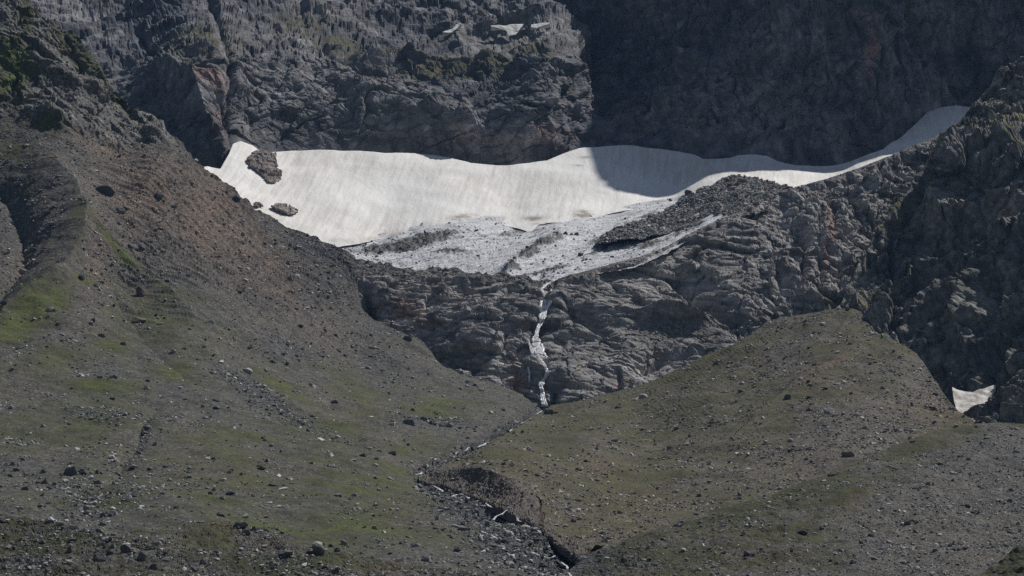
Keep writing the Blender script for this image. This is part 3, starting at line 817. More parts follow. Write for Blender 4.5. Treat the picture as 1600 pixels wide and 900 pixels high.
def mor_shape(P, N, PX, PY, at):
    o = ground_shape(P, 0.9, 810) + 0.35 * facet(P / 1.9, 820) * fade(P, 1.9)
    q = (P @ rot(0, 0, -22)) / np.array([6.0, 60.0, 30.0])
    o = o + 0.5 * ridged(q, 2, 830) * fade(P, 5)
    o = o + ridge_line(PX, PY, [(1180, 655), (1240, 610), (1300, 565), (1345, 545), (1400, 555)], 3.0, 24, 40)
    e = smooth(0, 10, PY - curve(MOR_TOP)(PX))
    return o * (0.35 + 0.65 * e)
land('right_moraine', 'olive brown moraine slope on the right of the stream', 'moraine', 655, 1700, MOR_TOP, MOR_BOT, MOR_D, mor_shape, M_MORAINE, 1.7, masks=mor_masks, even=True)
def bank_shape(P, N, PX, PY, at):
    q = P / np.array([2.6, 2.6, 14.0])
    t = (PY - curve(BANK)(PX)) / (curve(BANK_BOT)(PX) - curve(BANK)(PX))
    return (0.5 * ridged(q, 3, 850) + 1.0 * fbm(P / 11, 3, 855) + 0.2 * facet(P / 1.5, 860)) * smooth(-0.1, 0.25, t)
def bank_masks(PX, PY, P):
    z = np.zeros(PX.shape)
    return {'red': z + 0.25 + 0.5 * fbm(P / 9, 2, 870), 'grass': z, 'dark': z + 0.15}
land('stream_bank', 'dark eroded earth bank above the stony stream bed', 'river bank', 655, 930, BANK, [(x, y + 14) for x, y in BANK_BOT], bank_D, bank_shape, M_BANK, 1.3, skirt=None, masks=bank_masks)

# ---- crags on the right
CRAG_TOP = [(1300, 500), (1308, 478), (1316, 462), (1326, 438), (1345, 400), (1358, 385), (1370, 352), (1385, 340), (1400, 315), (1415, 300), (1425, 268), (1438, 255), (1445, 236), (1458, 226), (1470, 214), (1490, 206), (1510, 202), (1530, 192), (1550, 190), (1575, 186), (1600, 182), (1700, 165), (1860, 150)]
CRAG_BOT = [(1300, 512), (1340, 505), (1400, 560), (1430, 600), (1470, 650), (1500, 672), (1560, 690), (1860, 720)]
CRAG_D = [(1315, 475, 1352), (1345, 400, 1384), (1370, 352, 1402), (1400, 315, 1418), (1445, 236, 1450), (1510, 202, 1476), (1600, 182, 1462), (1860, 150, 1430), (1340, 495, 1336), (1400, 545, 1300), (1440, 590, 1292), (1480, 640, 1262), (1550, 640, 1254), (1600, 620, 1248), (1860, 680, 1210),
          (1470, 240, 1425), (1510, 224, 1432), (1560, 222, 1424), (1600, 220, 1412), (1860, 200, 1380), (1400, 430, 1374), (1450, 400, 1388), (1500, 400, 1380), (1600, 400, 1352), (1500, 280, 1408), (1600, 280, 1388), (1480, 520, 1320), (1560, 520, 1300), (1860, 400, 1310)]
def crag_masks(PX, PY, P):
    moss = blobs(PX, PY, [(1560, 198, 70, 14, 1.2, -5), (1470, 225, 30, 16, .8, 0), (1400, 330, 50, 14, .9, -40), (1380, 345, 14, 14, 1.0, 0), (1455, 295, 30, 8, .7, 0), (1590, 225, 40, 10, .9, 20), (1590, 400, 30, 8, .6, 0), (1580, 440, 30, 8, .6, 0), (1360, 465, 40, 20, .8, 0), (1390, 520, 30, 10, .7, 0), (1440, 355, 20, 6, .6, 0)])
    return {'red': 0.25 * blobs(PX, PY, [(1500, 430, 120, 60, 1, 0)]), 'moss': moss}
def crag_shape(P, N, PX, PY, at):
    R = rot(0, 32, 20)
    o = rock_shape(P, 900, R, (1.0, 1.1, 1.7), big=8, l0=46, mid=5.0, l1=17, small=2.2, l2=6.5, tiny=0.6, l3=2.6, rough=0.1, beds=((0.75, 0.1, 0.65), ((13, 1.8), (4.5, 0.7))))
    o = o - ridge_line(PX, PY, [(1395, 360), (1398, 430), (1396, 500)], 8, 8, 6)
    o = o - ridge_line(PX, PY, [(1550, 500), (1548, 570), (1540, 610)], 10, 10, 8)
    o = o - ridge_line(PX, PY, [(1440, 250), (1432, 300), (1400, 340)], 5, 8, 8)
    return o * (0.45 + 0.55 * smooth(0, 18, PY - curve(CRAG_TOP)(PX)))
land('dark_crag', 'tall shaded crag with a mossy top at the right edge', 'crag', 1300, 1860, CRAG_TOP, CRAG_BOT, CRAG_D, crag_shape, M_CRAG, 1.4, masks=crag_masks, even=True)

RIB_TOP = [(1405, 500), (1420, 482), (1428, 470), (1436, 452), (1450, 442), (1462, 425), (1480, 418), (1492, 405), (1512, 396), (1522, 380), (1540, 374), (1552, 362), (1570, 352), (1585, 338), (1600, 325), (1700, 270), (1860, 220)]
RIB_BOT = [(1405, 545), (1440, 600), (1480, 650), (1560, 680), (1860, 720)]
RIB_D = [(1410, 495, 1328), (1436, 452, 1342), (1480, 415, 1346), (1540, 374, 1340), (1600, 325, 1334), (1860, 220, 1310), (1430, 560, 1286), (1480, 620, 1252), (1540, 620, 1240), (1600, 600, 1230), (1860, 680, 1180), (1500, 500, 1296), (1600, 450, 1272)]
def rib_shape(P, N, PX, PY, at):
    R = rot(0, 38, 25)
    o = rock_shape(P, 940, R, (1.0, 1.0, 1.8), big=6, l0=40, mid=4.2, l1=14, small=1.9, l2=6, tiny=0.6, l3=2.6, rough=0.1, beds=((0.75, 0.1, 0.65), ((11, 1.8), (4, 0.7))))
    o = o + ridge_line(PX, PY, [(1510, 470), (1500, 500), (1510, 540)], 6, 16, 8)
    o = o - ridge_line(PX, PY, [(1545, 420), (1550, 500), (1548, 610)], 10, 9, 7)
    return o * (0.5 + 0.5 * smooth(0, 12, PY - curve(RIB_TOP)(PX)))
land('crag_rib', 'paler sunlit rock rib standing in front of the shaded crag', 'crag', 1405, 1860, RIB_TOP, RIB_BOT, RIB_D, rib_shape, M_CRAG, 1.4, masks=crag_masks)

SPUR_TOP = [(1462, 224), (1480, 205), (1490, 194), (1500, 188), (1512, 172), (1525, 160), (1540, 138), (1552, 125), (1562, 112), (1575, 100), (1590, 88), (1600, 84), (1700, 30), (1860, -30)]
SPUR_D = [(1465, 220, 1512), (1512, 172, 1540), (1562, 112, 1560), (1600, 84, 1570), (1860, -30, 1580), (1465, 300, 1490), (1600, 260, 1490), (1860, 300, 1470)]
def spur_shape(P, N, PX, PY, at):
    o = rock_shape(P, 960, rot(10, 20, 30), (1, 1, 1), big=4, l0=30, mid=3.6, l1=9, small=2.2, l2=4.4, tiny=1.0, l3=2.2, rough=0.4)
    return o * (0.5 + 0.5 * smooth(0, 12, PY - curve(SPUR_TOP)(PX)))
def spur_masks(PX, PY, P):
    z = np.zeros(PX.shape)
    return {'red': z, 'moss': z}
land('rocky_spur', 'blocky dark spur climbing to the right edge behind the mossy crag', 'crag', 1462, 1860, SPUR_TOP, [(1462, 300), (1860, 300)], SPUR_D, spur_shape, M_CRAG, 1.5, masks=spur_masks)

KNOB_TOP = [(1524, 664), (1530, 648), (1538, 636), (1552, 618), (1566, 606), (1582, 592), (1600, 576), (1660, 540), (1800, 500)]
KNOB_D = [(1526, 662, 1096), (1552, 618, 1102), (1600, 576, 1104), (1800, 500, 1100), (1530, 675, 1082), (1600, 680, 1070), (1800, 700, 1040)]
def knob_shape(P, N, PX, PY, at):
    o = rock_shape(P, 980, rot(0, 30, 20), (1.3, 1, 0.9), big=3.5, l0=22, mid=2.4, l1=7, small=1.3, l2=3.6, tiny=0.6, l3=1.8, rough=0.3)
    return o * (0.5 + 0.5 * smooth(0, 10, PY - curve(KNOB_TOP)(PX)))
land('rock_knob', 'rough grey rock knob at the right edge beside the small snow patch', 'crag', 1524, 1800, KNOB_TOP, [(1524, 690), (1800, 720)], KNOB_D, knob_shape, M_CRAG, 1.4, masks=spur_masks)

# ---- foreground moraines
FR_TOP = [(890, 888), (925, 864), (960, 850), (1000, 836), (1050, 818), (1100, 802), (1150, 790), (1200, 777), (1250, 757), (1300, 737), (1340, 720), (1380, 702), (1410, 690), (1440, 680), (1470, 672), (1500, 667), (1530, 664), (1560, 661), (1600, 662), (1720, 655)]
FR_D = [(890, 888, 722), (925, 864, 736), (1100, 802, 786), (1300, 737, 840), (1440, 680, 892), (1560, 661, 915), (1720, 655, 930), (890, 940, 668), (1100, 940, 650), (1400, 940, 655), (1720, 940, 660), (1300, 830, 745), (1500, 780, 800), (1600, 760, 820)]
def fr_masks(PX, PY, P):
    nz = fbm(P / 14, 4, 1001)
    gr = blobs(PX, PY, [(1180, 790, 200, 36, .95, -18), (1420, 695, 130, 16, 1.2, -18), (1330, 770, 120, 30, .7, -25), (1130, 860, 200, 50, .65, -10), (1260, 850, 90, 40, .5, 0), (1560, 665, 60, 6, .6, 0), (1480, 690, 60, 12, .6, -10), (1050, 830, 80, 15, .4, -15)]) + 0.16
    red = blobs(PX, PY, [(1220, 780, 60, 10, .7, -15), (1330, 790, 50, 12, .6, -25), (1430, 690, 60, 8, .6, -18), (1180, 860, 80, 25, .4, 0)])
    return {'red': np.clip(red * (1 + nz), 0, 1), 'grass': np.clip(gr * (1 + .9 * nz), 0, 1.2), 'dark': np.clip(blobs(PX, PY, [(960, 870, 70, 20, .8, -15), (1000, 845, 100, 8, .6, -18)]), 0, 1)}
def fr_shape(P, N, PX, PY, at):
    o = 0.8 * ground_shape(P, 0.9, 1010) + 0.35 * facet(P / 1.4, 1020) * fade(P, 1.4) * (1 - 0.6 * np.clip(at['grass'], 0, 1)) + 0.5 * fbm(P / 4.5, 3, 1030)
    o = o + ridge_line(PX, PY, [(1570, 690), (1440, 760), (1330, 800), (1230, 870)], 2.0, 30, 40)
    return o * (0.35 + 0.65 * smooth(0, 14, PY - curve(FR_TOP)(PX)))
land('front_moraine', 'dark green and grey foreground moraine crest rising to the right edge', 'moraine', 890, 1720, FR_TOP, [(890, 945), (1720, 945)], FR_D, fr_shape, M_FORE, 1.6, masks=fr_masks)

FL_TOP = [(-160, 800), (0, 803), (40, 808), (80, 816), (110, 826), (140, 832), (180, 838), (215, 840), (250, 838), (275, 826), (300, 817), (330, 813), (360, 814), (385, 822), (420, 832), (470, 850), (520, 862), (580, 872), (650, 882), (750, 894), (850, 906), (960, 918)]
FL_D = [(-160, 800, 600), (0, 803, 598), (110, 826, 580), (215, 840, 572), (330, 813, 594), (470, 850, 580), (650, 882, 575), (960, 918, 570), (-160, 960, 510), (300, 960, 512), (700, 960, 525), (960, 960, 530), (200, 890, 548)]
def fl_masks(PX, PY, P):
    nz = fbm(P / 10, 4, 1101)
    gr = 0.42 + blobs(PX, PY, [(40, 840, 60, 30, .4, 0), (360, 830, 90, 20, .35, 0), (460, 880, 100, 20, .35, 0), (170, 850, 60, 15, .3, 0)])
    red = blobs(PX, PY, [(360, 825, 60, 12, .6, 0), (35, 818, 30, 8, .6, 0), (440, 850, 30, 6, .6, 0), (600, 885, 60, 10, .4, 0)])
    dk = blobs(PX, PY, [(40, 870, 50, 25, .6, 0), (320, 880, 60, 20, .6, 0), (420, 885, 40, 15, .8, 0), (210, 870, 20, 20, .5, 0)])
    return {'red': np.clip(red * (1 + nz), 0, 1), 'grass': np.clip(gr * (1 + .9 * nz), 0, 1.2), 'dark': np.clip(dk * (1 + nz), 0, 1)}
def fl_shape(P, N, PX, PY, at):
    o = 0.9 * fbm(P / 14, 4, 1110) + 0.5 * fbm(P / 3.5, 3, 1120) + 0.3 * facet(P / 1.3, 1130) * (1 - 0.6 * np.clip(at['grass'], 0, 1))
    return o * (0.4 + 0.6 * smooth(0, 8, PY - curve(FL_TOP)(PX)))
land('front_hummock', 'mossy boulder strewn hummocks along the lower left foreground', 'hillside', -160, 960, FL_TOP, [(-160, 965), (960, 965)], FL_D, fl_shape, M_FORE, 1.4, masks=fl_masks)

FC_TOP = [(1490, 912), (1530, 898), (1550, 885), (1575, 866), (1600, 852), (1720, 800)]
FC_D = [(1490, 912, 560), (1550, 885, 566), (1600, 852, 572), (1720, 800, 580), (1490, 965, 520), (1720, 965, 520), (1600, 965, 520)]
def fc_masks(PX, PY, P):
    z = np.zeros(PX.shape)
    return {'red': z, 'grass': np.clip(0.85 + fbm(P / 6, 3, 1201), 0, 1.2), 'dark': z}
land('corner_hummock', 'green turf hummock in the lower right corner', 'hillside', 1490, 1720, FC_TOP, [(1490, 965), (1720, 965)], FC_D, lambda P, N, X, Y, at: 0.8 * fbm(P / 8, 4, 1210) + 0.5 * fbm(P / 2.5, 3, 1220), M_FORE, 1.4, masks=fc_masks)

# ---- the near valley floor running down to where the photographer stands
gx = np.linspace(-420, 420, 61); gy = np.linspace(-120, 660, 66)
GX, GY = np.meshgrid(gx, gy)
GZ = -26 + 0.02 * (GY - 300) + 6 * fbm(np.stack([GX / 90, GY / 90, 0 * GX], -1), 4, 1300) - 12 * smooth(320, -50, GY)
P = np.stack([GX, GY, GZ], -1)[::-1]
zz = np.zeros(GX.shape)
me = mesh_grid('ground', P, M_FORE, {'red': zz, 'grass': zz + 0.6, 'dark': zz})
g = bpy.data.objects.new('ground', me); col.objects.link(g)
g['kind'] = 'structure'; g['label'] = 'near valley floor below the foreground hummocks'; g['category'] = 'ground'

# ------------------------------------------------------------------ snow patches and rock islands
def snow_patch(name, label, cat, top, bottom, D, group=None, mat=M_SNOW, shape=None, step=0.8, masks=None, kind='thing', skirt=((0.6, 0.4), (1.5, 3))):
    xs = [p[0] for p in top]
    L = land(name, label, cat, min(xs), max(xs), top, bottom, D, shape or (lambda P, N, X, Y, at: 0.35 * fbm(P / 5, 3, 1400)), mat, step, skirt=skirt, masks=masks or (lambda X, Y, P: {'dirt_or_shade': np.zeros(X.shape)}), kind=kind)
    if group: L.obj['group'] = group
    return L
headL = LAND['headwall_mountain']
def head_at(x, y, d):
    p, n, ok, at = on_land(headL, np.ravel(x), np.ravel(y))
    return p[:, 1].reshape(np.shape(x)) - d
def low_D(top, bottom, L, lift):
    """a patch lying on a landform: its depth follows the landform's smooth form, standing just clear of it"""
    xs = np.linspace(top[0][0], top[-1][0], 9)
    ys0, ys1 = curve(top)(xs), curve(bottom)(xs)
    pts = []
    for t in (0.0, 0.5, 1.0):
        y = ys0 + t * (ys1 - ys0)
        dd = np.min([on_land(L, xs + ax, y + ay)[0][:, 1] for ax in (-8, -4, 0, 4, 8) for ay in (-4, -2, 0, 2, 4)], 0)
        for a, b_, d in zip(xs, y, dd):
            pts.append((a, b_ , d))
    pts = np.array(pts)
    d0 = pts[:, 2].min()
    yb = max(ys1)
    return lambda x, y: d0 - lift + (yb - y) * 0.5
for top, bot, lab in (
    ([(692, 50), (700, 47), (708, 44), (713, 38), (720, 36)], [(692, 51), (700, 51), (706, 50), (713, 45), (720, 37)], 'thin slanting snow patch, leftmost of three on the high ledge'),
    ([(767, 40), (780, 39), (790, 40), (797, 38), (808, 38), (818, 37)], [(767, 41), (780, 44), (790, 47), (795, 56), (806, 54), (818, 38)], 'largest of three snow patches on the high ledge'),
    ([(830, 38), (838, 37), (848, 36), (859, 35)], [(830, 42), (838, 44), (848, 40), (859, 37)], 'small flat snow patch, rightmost of three on the high ledge')):
    snow_patch('snow_patch', lab, 'snow patch', top, bot, low_D(top, bot, headL, 3.0), 'snow patches on the high ledge', step=0.7)
H_TOP = [(1488, 604), (1494, 608), (1505, 610), (1520, 611), (1532, 609), (1545, 605), (1556, 601)]
H_BOT = [(1488, 612), (1494, 640), (1500, 649), (1508, 643), (1518, 636), (1530, 632), (1540, 631), (1548, 624), (1556, 606)]
crag_ribf = TPS(RIB_D)
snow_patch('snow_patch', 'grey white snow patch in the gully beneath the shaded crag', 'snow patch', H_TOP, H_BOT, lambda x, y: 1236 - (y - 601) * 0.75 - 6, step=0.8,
           shape=lambda P, N, X, Y, at: 0.9 * fbm(P / 8, 3, 1450), masks=lambda X, Y, P: {'dirt_or_shade': np.clip(0.62 + 0.5 * fbm(P / 4, 3, 1460), 0, 1)})  # old snow's dirt raised to paint in the crag's shade

icel = LAND['snowfield']
def isl_masks(PX, PY, P):
    z = np.zeros(PX.shape)
    return {'red': z + 0.5, 'moss': z, 'scree': z + 0.35}
def island(label, top, bot, lift, bulge):
    xs0, xs1 = top[0][0], top[-1][0]
    def D(x, y):
        t = (y - curve(top)(x)) / np.maximum(curve(bot)(x) - curve(top)(x), .1)
        s = (x - xs0) / (xs1 - xs0)
        e = np.clip(4 * t * (1 - t), 0, 1) * np.clip(6 * s * (1 - s), 0, 1)
        return icef(x, y) - lift - bulge * np.sqrt(e + 1e-4)
    L = snow_patch('rock_island', label, 'rock outcrop', top, bot, D, None, M_BAR, lambda P, N, X, Y, at: 1.0 * facet(P / 6, 1500) + 0.5 * facet(P / 2.6, 1510) + 0.3 * fbm(P / 2, 3, 1520), 0.9, isl_masks)
    return L
island('large ragged brown rock outcrop breaking through the snow under the headwall', [(386, 246), (394, 238), (404, 235), (412, 233), (424, 236), (430, 240), (433, 256), (440, 272)], [(386, 254), (392, 262), (402, 268), (412, 277), (420, 284), (428, 286), (440, 278)], 2.5, 5.0)
island('small oval brown rock outcrop surrounded by snow', [(424, 322), (430, 318), (440, 316), (452, 318), (460, 324), (465, 330)], [(424, 324), (432, 329), (442, 333), (455, 336), (465, 331)], 2.0, 3.5)
island('tiny flat brown outcrop at the snow edge above the scree', [(396, 319), (402, 317), (411, 320)], [(396, 321), (402, 323), (411, 321)], 2.0, 1.0)

# ------------------------------------------------------------------ waterfall and stream
def ribbon(name, L, path, parent, lift, seed, mat=M_WATER, thick=0.35):
    """white water following the rock: path = (px, py, width in m)"""
    pts = np.array(path, float)
    n = max(8, int(np.hypot(np.diff(pts[:, 0]), np.diff(pts[:, 1])).sum() / 1.2))
    s = np.linspace(0, len(pts) - 1, n)
    px = np.interp(s, np.arange(len(pts)), pts[:, 0]); py = np.interp(s, np.arange(len(pts)), pts[:, 1]); w = np.interp(s, np.arange(len(pts)), pts[:, 2])
    rng = np.random.default_rng(seed)
    jit = np.convolve(rng.normal(0, 1, n + 6), np.ones(4) / 4, 'valid')[:n]
    px = px + jit * (1.5 if name == 'riffle' else 0.7)
    p, nn, ok, at = on_land(L, px, py)
    # falling water leaves the rock: pull the line out to the hull of the rock in front of it
    y = p[:, 1].copy()
    k = 3
    ym = np.array([y[max(0, i - k):i + k + 1].min() for i in range(n)])
    p = pix(px, py, ym - lift)
    w = w * 1.05 * (0.85 + 0.3 * rng.random(n))
    bm = bmesh.new()
    strands = [(0.0, 1.0)] if w.max() < 1.15 else [(0.0, 0.85), (-0.4, 0.4), (0.4, 0.35)]
    for so, sw in strands:
      rings = []
      wob = np.convolve(rng.normal(0, 1, n + 10), np.ones(6) / 6, 'valid')[:n] * 0.5
      for i in range(n):
        c = p[i] + np.array([(so + wob[i] * (0.3 if len(strands) > 1 else 0)) * w[i], rng.normal(0, 0.05), 0])
        ww = w[i] * sw * (0.8 + 0.4 * rng.random())
        offs = [(-0.5, 0.0), (-0.28, -0.8), (0.0, -1.0), (0.28, -0.8), (0.5, 0.0), (0.0, 0.6)]
        rings.append([bm.verts.new((c[0] + a * ww, c[1] + b_ * thick + rng.normal(0, 0.06), c[2] + rng.normal(0, 0.08))) for a, b_ in offs])
      for i in range(n - 1):
        for j in range(6):
            bm.faces.new((rings[i][j], rings[i][(j + 1) % 6], rings[i + 1][(j + 1) % 6], rings[i + 1][j]))
      bm.faces.new(rings[0]); bm.faces.new(rings[-1][::-1])
    bmesh.ops.recalc_face_normals(bm, faces=bm.faces)
    me = bpy.data.meshes.new(name); bm.to_mesh(me); bm.free()
    me.shade_smooth()
    me.materials.append(mat)
    o = bpy.data.objects.new(name, me); col.objects.link(o)
    if parent:
        o.parent = parent
        o.matrix_parent_inverse = parent.matrix_world.inverted()
    return o

barL = LAND['rock_bar']
base, _, _, _ = on_land(barL, [850], [632])
wf = bpy.data.objects.new('waterfall', None); col.objects.link(wf)
wf.location = base[0]
bpy.context.view_layer.update()
wf['label'] = 'narrow white waterfall running down the rock bar'; wf['category'] = 'waterfall'
ribbon('upper_cascade', barL, [(872, 434, 1.6), (862, 440, 1.4), (853, 445, 1.2), (846, 452, 1.6), (848, 461, 2.4), (853, 470, 2.6), (850, 482, 2.4), (849, 492, 2.8), (846, 502, 1.8), (841, 512, 1.6), (838, 520, 1.4), (837, 528, 2.2)], wf, 0.7, 1)
ribbon('side_strand', barL, [(838, 456, 0.8), (845, 461, 1.0), (846, 472, 1.0), (844, 484, 1.2), (850, 492, 1.0)], wf, 0.6, 2)
ribbon('side_strand', barL, [(862, 452, 0.7), (862, 463, 1.2), (859, 474, 1.2), (853, 484, 1.3), (850, 492, 1.0)], wf, 0.6, 3)
ribbon('veil', barL, [(836, 526, 1.8), (838, 532, 3.6), (840, 540, 4.6), (843, 548, 4.8), (847, 557, 4.4), (849, 562, 2.0)], wf, 1.0, 4, thick=0.6)
ribbon('side_strand', barL, [(824, 530, 0.6), (828, 540, 1.0), (831, 548, 1.2), (834, 556, 1.6), (838, 558, 1.4)], wf, 0.6, 5)
ribbon('lower_cascade', barL, [(834, 555, 1.8), (843, 560, 1.8), (848, 568, 1.6), (852, 576, 2.2), (857, 580, 2.2), (853, 588, 1.5), (848, 594, 1.6), (845, 598, 2.4), (846, 606, 1.4), (848, 616, 1.7), (849, 626, 2.2), (851, 635, 2.0)], wf, 0.8, 6)
ribbon('side_strand', barL, [(829, 556, 1.0), (827, 564, 0.9), (826, 574, 0.8), (828, 586, 0.8), (827, 596, 0.6)], wf, 0.6, 7)

slopeL = LAND['valley_slope']
stream = bpy.data.objects.new('stream', None); col.objects.link(stream)
p, _, _, _ = on_land(slopeL, [760], [690])
stream.location = p[0]
bpy.context.view_layer.update()
stream['label'] = 'broken white meltwater stream threading the stony channel'; stream['category'] = 'stream'; stream['kind'] = 'structure'
for i, pth in enumerate((
    [(846, 641, .6), (841, 646, .7), (836, 649, .4)], [(820, 659, .5), (815, 661, .8), (811, 664, .4)], [(802, 670, .5), (795, 674, 1.2), (790, 676, .5)], [(764, 691, .8), (752, 696, 1.2), (744, 700, .8)], [(733, 699, .5), (729, 703, 1.0), (724, 706, .4)], [(716, 706, .5), (712, 709, .8), (708, 712, .4)],
    [(660, 738, .6), (655, 741, 1.5), (649, 742, .7)], [(677, 759, .5), (685, 763, 1.4), (693, 767, 1.2), (690, 769, .5)], [(702, 778, .5), (709, 774, 1.1), (714, 773, .5)], [(728, 776, .5), (733, 778, 1.2), (730, 781, .5)],
    [(759, 786, .4), (764, 791, .9), (768, 793, .4)], [(792, 797, .5), (783, 803, .9), (775, 807, .9), (770, 815, .5)], [(752, 830, .4), (757, 832, .8), (763, 834, .4)], [(768, 836, .5), (774, 840, 1.0), (776, 844, .4)],
    [(806, 808, .4), (809, 813, 1.0), (814, 815, .4)], [(838, 828, .4), (843, 831, .8), (846, 834, .4)], [(806, 842, .4), (810, 844, 1.0), (814, 845, .4)], [(850, 870, .4), (860, 872, 1.1), (868, 868, .6)], [(876, 878, .4), (884, 884, 1.0), (888, 892, .5)], [(830, 862, .4), (838, 866, .8), (843, 868, .3)], [(889, 894, .4), (893, 902, 1.0), (890, 910, .5)])):
    ribbon('riffle', slopeL, [(a, b_, c * 0.7) for a, b_, c in pth], stream, 0.45, 20 + i, thick=0.3)

# ------------------------------------------------------------------ boulders and stones
def rock_mesh(name, seed, mat, rough=True, flat=0.7):
    rng = random.Random(seed)
    bm = bmesh.new()
    n = 20 if rough else 12
    for i in range(n):
        v = Vector((rng.gauss(0, 1), rng.gauss(0, 1), rng.gauss(0, 1))).normalized()
        r = rng.uniform(0.78, 1.0)
        v = Vector((math.copysign(abs(v.x) ** 0.75, v.x), math.copysign(abs(v.y) ** 0.75, v.y), math.copysign(abs(v.z) ** 0.75, v.z) * flat)) * r
        bm.verts.new(v * 0.5)
    res = bmesh.ops.convex_hull(bm, input=bm.verts)
    junk = [e for e in res['geom_interior'] + res['geom_unused'] if isinstance(e, bmesh.types.BMVert)]
    if junk: bmesh.ops.delete(bm, geom=list(set(junk)), context='VERTS')
    if rough:
        bmesh.ops.bevel(bm, geom=list(bm.edges), offset=0.03, segments=1, affect='EDGES', profile=0.6)
        bmesh.ops.triangulate(bm, faces=bm.faces)
        bmesh.ops.subdivide_edges(bm, edges=[e for e in bm.edges if e.calc_length() > 0.22], cuts=1, use_grid_fill=True)
        bmesh.ops.triangulate(bm, faces=bm.faces)
        P = np.array([v.co for v in bm.verts])
        d = 0.09 * fbm(P * 3.0 + seed, 3, seed)
        for v, k in zip(bm.verts, d):
            v.co *= 1 + float(k)
    bmesh.ops.recalc_face_normals(bm, faces=bm.faces)
    # unit box
    mn = [min(v.co[i] for v in bm.verts) for i in range(3)]; mx = [max(v.co[i] for v in bm.verts) for i in range(3)]
    for v in bm.verts:
        v.co = Vector(((v.co[i] - (mn[i] + mx[i]) / 2) / (mx[i] - mn[i]) for i in range(3)))
    me = bpy.data.meshes.new(name); bm.to_mesh(me); bm.free()
    me.materials.append(mat)
    return me

TONES = {'dark': boulder_material('dark_boulder', (0.125, 0.122, 0.118), (0.07, 0.07, 0.07), (0.2, 0.19, 0.17)),
         'grey': boulder_material('grey_boulder', (0.20, 0.195, 0.19), (0.12, 0.118, 0.116), (0.27, 0.26, 0.24)),
         'pale': boulder_material('pale_boulder', (0.40, 0.39, 0.37), (0.26, 0.25, 0.235), (0.46, 0.44, 0.41)),
         'brown': boulder_material('brown_boulder', (0.20, 0.15, 0.125), (0.12, 0.092, 0.078), (0.25, 0.2, 0.17))}
B_MESH = {t: [rock_mesh('boulder', 50 + i * 7 + len(t) * 100, m) for i in range(6)] for t, m in TONES.items()}
S_RAMPS = {
    'grey': [(0.0, (0.07, 0.07, 0.072)), (0.35, (0.18, 0.177, 0.17)), (0.75, (0.32, 0.315, 0.30)), (1.0, (0.60, 0.59, 0.57))],
    'brown': [(0.0, (0.08, 0.07, 0.062)), (0.35, (0.20, 0.178, 0.155)), (0.75, (0.32, 0.295, 0.265)), (1.0, (0.60, 0.575, 0.545))],
    'dark': [(0.0, (0.045, 0.046, 0.05)), (0.45, (0.12, 0.12, 0.124)), (0.8, (0.22, 0.22, 0.225)), (1.0, (0.48, 0.48, 0.48))]}
S_COLL = {}
for k, r in S_RAMPS.items():
    m = stone_material(k + '_stones', r)
    c = bpy.data.collections.new(k + '_stone_shapes')
    for i in range(7):
        o = bpy.data.objects.new('stone_shape', rock_mesh('stone', 900 + i * 13, m, False, 0.75))
        c.objects.link(o)
    S_COLL[k] = c

def scatter_group():
    ng = bpy.data.node_groups.new('stone_scatter', 'GeometryNodeTree')
    ng.interface.new_socket('Geometry', in_out='INPUT', socket_type='NodeSocketGeometry')
    ng.interface.new_socket('Stones', in_out='INPUT', socket_type='NodeSocketCollection')
    ng.interface.new_socket('Geometry', in_out='OUTPUT', socket_type='NodeSocketGeometry')
    N = ng.nodes; Lk = ng.links
    gi = N.new('NodeGroupInput'); go = N.new('NodeGroupOutput')
    ci = N.new('GeometryNodeCollectionInfo')
    ci.inputs['Separate Children'].default_value = True
    ci.inputs['Reset Children'].default_value = True
    ip = N.new('GeometryNodeInstanceOnPoints')
    ip.inputs['Pick Instance'].default_value = True
    def na(name, t):
        n = N.new('GeometryNodeInputNamedAttribute'); n.data_type = t
        n.inputs['Name'].default_value = name
        return n.outputs['Attribute']
    er = N.new('FunctionNodeEulerToRotation')
    Lk.new(na('turn', 'FLOAT_VECTOR'), er.inputs[0])
    Lk.new(gi.outputs[0], ip.inputs['Points'])
    Lk.new(gi.outputs[1], ci.inputs['Collection'])
    Lk.new(ci.outputs[0], ip.inputs['Instance'])
    Lk.new(na('pick', 'INT'), ip.inputs['Instance Index'])
    Lk.new(er.outputs[0], ip.inputs['Rotation'])
    Lk.new(na('size', 'FLOAT_VECTOR'), ip.inputs['Scale'])
    Lk.new(ip.outputs[0], go.inputs[0])
    return ng
SCATTER = scatter_group()

